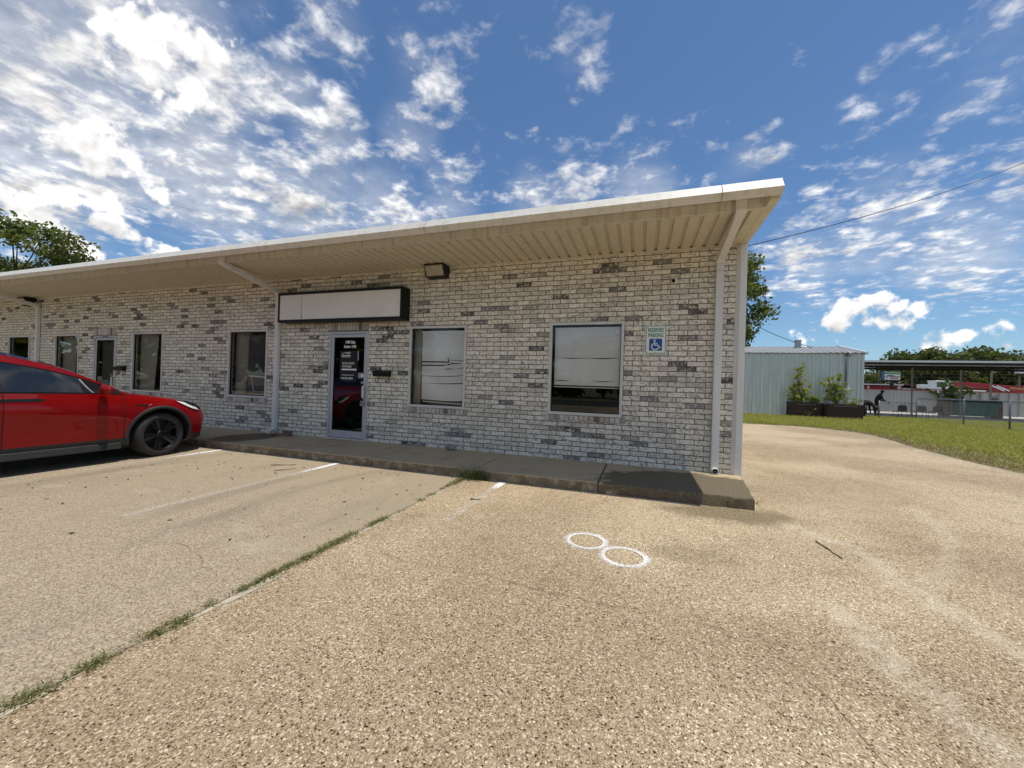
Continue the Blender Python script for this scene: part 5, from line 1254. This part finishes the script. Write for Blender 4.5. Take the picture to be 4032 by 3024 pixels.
def hand(J, E, R, wi, d, side, down):
    """five unequal fingers from wrist vertex wi; d points along the hand"""
    w = Vector(J[wi]); d = Vector(d).normalized(); s = Vector(side).normalized(); dn = Vector(down).normalized()
    J.append(tuple(w+d*.05)); E.append((wi,len(J)-1)); R.append(.034); pi_ = len(J)-1
    for k, (o_, l_) in enumerate(((-.030,.062),(-.010,.075),(.010,.072),(.030,.055))):
        p = w+d*.088+s*o_; J.append(tuple(p)); E.append((pi_,len(J)-1)); R.append(.010)
        J.append(tuple(p+d*l_*.5+dn*.012)); E.append((len(J)-2,len(J)-1)); R.append(.009)
        J.append(tuple(p+d*l_*.75+dn*.036)); E.append((len(J)-2,len(J)-1)); R.append(.008)
    J.append(tuple(w+d*.055-s*.045+dn*.01)); E.append((pi_,len(J)-1)); R.append(.011); J.append(tuple(w+d*.085-s*.055+dn*.025)); E.append((len(J)-2,len(J)-1)); R.append(.009)
# standing, leaning forward on the fence, facing right (+x)
J = [(0,0,.94),(.03,0,1.12),(.10,0,1.30),(.16,0,1.43),(.235,0,1.555),(.28,0,1.67),(.305,0,1.775),
     (.15,.19,1.42),(.24,.23,1.16),(.44,.18,1.05), (.15,-.19,1.42),(.22,-.23,1.15),(.42,-.17,1.06),
     (0,.10,.90),(.02,.11,.50),(-.02,.11,.09),(.12,.12,.04), (0,-.10,.90),(.06,-.11,.50),(.02,-.11,.09),(.16,-.12,.04), (.325,0,1.66)]
E = [(0,1),(1,2),(2,3),(3,4),(4,5),(5,6),(3,7),(7,8),(8,9),(3,10),(10,11),(11,12),(0,13),(13,14),(14,15),(15,16),(0,17),(17,18),(18,19),(19,20),(5,21)]
R = [.175,.175,.185,.135,.052,.105,.085, .08,.05,.036,.07,.05,.036, .095,.068,.045,.04,.095,.068,.045,.04,.055]
hand(J,E,R,9,(1,-.1,-.25),(0,1,0),(0,0,-1)); hand(J,E,R,12,(1,.1,-.25),(0,1,0),(0,0,-1))
def zs1(c): return 3 if c.z < .075 else (2 if c.z < .93 else (0 if (c.z > 1.55 or (c.x > .29 and c.z < 1.14)) else 1))
pa = person('person in black leaning forward on the fence beside the shed', J, E, R, [M_skin,M_shirt,M_jean,M_shoe], zs1, loc=(15.45,26.6,G)); ORG[pa.name] = V(15.45,26.6,G)
def cap_mesh(name, c, r, axis, m, par):
    b = MB(); b.lathe([(r*1.04,-.01),(r*1.03,r*.35),(r*.85,r*.72),(r*.45,r*.98),(0,r*1.05)], c, axis, 20); return b.build(name, m, par, True)
cap_mesh('hair', V(15.735,26.6,G+1.71), .098, (-.25,0,1), M_blackm, pa)
b = MB(); b.lathe([(0,0),(.035,0),(.035,.11),(.028,.12),(0,.12)], (16.02,26.45,.80), (0,0,1), 16); tag(b.build('drink_can', M_black, None, True, angle=40), 'dark drink can held by the standing person', 'can')
# bending well forward, away from the first
J = [(-.22,0,.86),(-.02,0,.98),(.18,0,.96),(.36,0,.86),(.44,0,.78),(.52,0,.70),(.58,0,.64),
     (.30,.20,.82),(.34,.24,.58),(.38,.20,.34), (.30,-.20,.82),(.36,-.24,.58),(.40,-.20,.36),
     (-.22,.12,.82),(-.16,.13,.46),(-.22,.13,.09),(-.08,.13,.04), (-.22,-.12,.82),(-.06,-.13,.46),(-.10,-.13,.09),(.04,-.13,.04)]
E = [(0,1),(1,2),(2,3),(3,4),(4,5),(5,6),(3,7),(7,8),(8,9),(3,10),(10,11),(11,12),(0,13),(13,14),(14,15),(15,16),(0,17),(17,18),(18,19),(19,20)]
R = [.20,.20,.195,.15,.07,.10,.08,.075,.055,.04,.075,.055,.04,.12,.085,.055,.045,.12,.085,.055,.045]
hand(J,E,R,9,(.2,0,-1),(0,1,0),(1,0,0)); hand(J,E,R,12,(.2,0,-1),(0,1,0),(1,0,0))
def zs2(c): return 3 if c.z < .075 else (0 if (c.x > .47 or (c.x > .25 and c.z < .40)) else (2 if (c.x < -.1 or c.z < .6) else 1))
pb = person('person in black bending down between the shed and the standing person', J, E, R, [M_skin,M_shirt,M_jean,M_shoe], zs2, loc=(13.72,24.2,G)); ORG[pb.name] = V(13.72,24.2,G)
cap_mesh('cap', V(13.72+.555,24.2,G+.68), .098, (.35,0,.9), mat('faded_cap', (.14,.10,.11), .8), pb)

# far yard: red sheds, crane, billboard, lamp, poles and wires
rs = thing('red_shed', 'long low red shed with white roof beyond the white fence', 'shed', (31,60,G))
b = MB(); b.box(27,33.2,60,66,G,2.75); b.build('wall', mat('red_sheet', (.26,.02,.025), .5, 0, .1, 2), rs)
b = MB(); b.box(33.2,33.6,59.9,60.1,G,2.8); b.box(29.9,30.1,59.9,60.0,G,2.7); b.build('post', M_frame, rs)
b = MB(); b.prism([(59.6,2.84),(66.2,2.6),(66.2,2.7),(59.6,2.98)], 'x', 26.5, 33.7); b.build('roof', M_whitep, rs)
ws = thing('white_shed', 'small white shed with brown roof right of the red shed', 'shed', (36,60,G))
b = MB(); b.box(33.8,37.4,60,65,G,2.5); b.build('wall', M_whitep, ws); b = MB(); b.prism([(33.7,2.95),(37.6,2.52),(37.6,2.62),(33.7,3.05)], 'y', 59.5, 65.3); b.build('roof', mat('rust_roof', (.25,.13,.10), .7, .1, .2, 2), ws)
ls = thing('low_shed', 'low brown roofed lean-to behind the white fence', 'shed', (42,55,G))
b = MB(); b.box(35,44,55.2,60,G,1.9); b.build('wall', M_dbr, ls); b = MB(); b.prism([(34.8,2.5),(44.4,2.05),(44.4,2.15),(34.8,2.6)], 'y', 54.5, 60.3); b.build('roof', mat('rust_roof_2', (.26,.12,.09), .7, .1, .2, 2), ls)
b = MB(); b.bar((29.35,48.6,2.5),(30.55,48.6,2.5),.6,.42); b.bar((29.95,48.6,G),(29.95,48.8,2.3),.1,.1); tag(b.build('floodlight', M_whitep, bevel=.05), 'white yard floodlight box above the white fence', 'floodlight')
cr_ = thing('truck_crane', 'red truck crane with lowered boom behind the grey fence', 'crane', (34,44,G))
M_cred = mat('crane_red', (.35,.02,.025), .45, 0, .12, 2); 
b = MB(); b.bar((29.3,43.5,2.75),(38.2,43.5,2.0),.5,.48); b.build('boom', M_cred, cr_, bevel=.03)
b = MB(); b.bar((28.0,43.5,2.86),(29.6,43.5,2.74),.36,.36); b.build('boom_tip', M_steel, cr_, bevel=.03)
b = MB(); b.box(27.75,28.75,43.0,44.2,2.2,2.9); b.box(27.7,28.8,42.95,44.25,2.9,3.0); b.build('cab', M_whitep, cr_, bevel=.08)
b = MB(); b.box(27.8,28.5,42.97,42.99,2.35,2.85); b.build('cab_window', mat('blue_glass', (.05,.09,.16), .1), cr_)
b = MB(); b.box(33.4,38.5,43.2,45.4,1.2,2.2); b.build('deck', M_cred, cr_, bevel=.03)
b = MB(); b.prism([(35.2,2.2),(37.9,2.2),(37.9,2.62),(37.4,2.8),(35.6,2.78)], 'y', 43.4, 45.2); b.build('engine_hood', M_cred, cr_, bevel=.03)
b = MB(); b.box(31.0,38.6,43.4,45.2,.5,1.2); b.build('chassis', M_dark, cr_)
for x in (31.8,36.2,37.6): b = MB(); b.lathe([(0,-.15),(.5,-.15),(.5,.15),(0,.15)], (x,43.4,G+.5), (0,1,0), 24); b.build('wheel', M_rub, cr_)
for k_ in range(2): b = MB(); b.bar((32.0+k_*.35,43.2,2.62),(32.9+k_*.35,43.2,2.15),.02,.12); b.build('white_stripe', M_whitep, cr_)
b = MB(); b.bar((33.3,43.235,2.44),(35.0,43.235,2.30),.012,.14); b.build('boom_lettering', mat('gold_paint', (.45,.33,.12), .6, 0, .5, 30), cr_)
b = MB(); b.box(28.2,31.5,43.0,44.6,1.7,2.12); b.build('white_carrier', M_whitep, cr_, bevel=.05)
bb_ = thing('roadside_sign', 'white and green roadside sign on a post above the sheds', 'sign', (31.7,58,G))
b = MB(); b.box(30.80,32.50,58,58.25,3.52,4.58); b.build('panel', M_whitep, bb_); b = MB(); b.box(30.85,32.45,57.97,57.99,4.26,4.53); b.build('green_header', mat('pale_green', (.20,.42,.16), .6), bb_)
M_rt = mat('red_print', (.5,.12,.10), .6)
for k_, (z, x0, x1, mm) in enumerate(((4.09,31.1,31.8,M_dark),(3.90,31.4,32.35,M_rt),(3.72,31.45,32.3,M_rt),(3.87,30.97,31.2,M_dark))):
    b = MB(); b.box(x0,x1,57.97,57.99,z-.045,z+.045); b.build('print_line', mm, bb_)
b = MB(); b.box(30.68,30.80,57.95,58.3,3.48,4.62); b.build('side_frame', M_blue, bb_); b = MB(); b.box(31.5,31.85,58.0,58.25,G,3.52); b.build('post', M_dark, bb_)
def pole(name, label, x, y, h, cat='utility pole'):
    t = thing(name, label, cat, (x,y,G), 'poles'); b = MB(); b.tube([(x,y,G),(x,y,h)], [.16,.11], 8); b.build('mast', M_bark, t, True); return t
up1 = pole('utility_pole', 'distant utility pole with crossarm behind the roadside sign', 39.6,78,6.4); b = MB(); b.box(38.4,40.8,77.9,78.1,5.75,5.9); b.build('crossarm', M_bark, up1)
lp = pole('lamp_post', 'dark post with a white lamp box standing in the far trees', 44.0,58,4.7,'lamp'); b = MB(); b.box(43.72,44.28,57.7,58.3,4.6,5.25); b.build('lamp_box', M_whitep, lp, bevel=.05)
M_cable = mat('black_cable', (.015,.015,.017), .6)
def cable(p, q, sag, r, label, group='overhead wires', n=24):
    p, q = V(*p), V(*q); P = [p+(q-p)*t-V(0,0,sag*4*t*(1-t)) for t in np.linspace(0,1,n)]; b = MB(); b.tube(P, r, 6)
    return tag(b.build('cable', M_cable, None, True), label, 'cable', group)
cable((1.5,3.4,4.42),(16.6,16.8,12.15),.30,.011,'black service cable rising from the brick building to upper right',None)
cable((9.2,30,6.6),(11.62,21.5,3.62),.25,.022,'thin black drop cable running from the dark tree to the shed conduit',None)
P1 = (37.6,55,0)
cable((27.5,46,5.0),(62,52,10.5),.5,.030,'upper of the thin overhead wires at the right edge of the sky')
cable((28.2,46,4.85),(62,52,10.0),.5,.024,'wire just below the uppermost one at right')
cable((28.8,46,4.75),(62,52,8.2),.6,.024,'lowest of the sloping wires in the right sky')
cable((14.5,50,6.6),(28,52,4.6),.5,.022,'faint wire left of the canopy beside the shed')
for k_, (z0, z1) in enumerate(((4.05,4.9),(3.75,4.35),(2.95,3.5),(4.9,5.3))):
    cable((22,50,z0),(62,54,z1+.8),.6,.020,('third','second','lowest','highest')[k_]+' wire from below crossing in front of the far trees', 'wires before the wood')
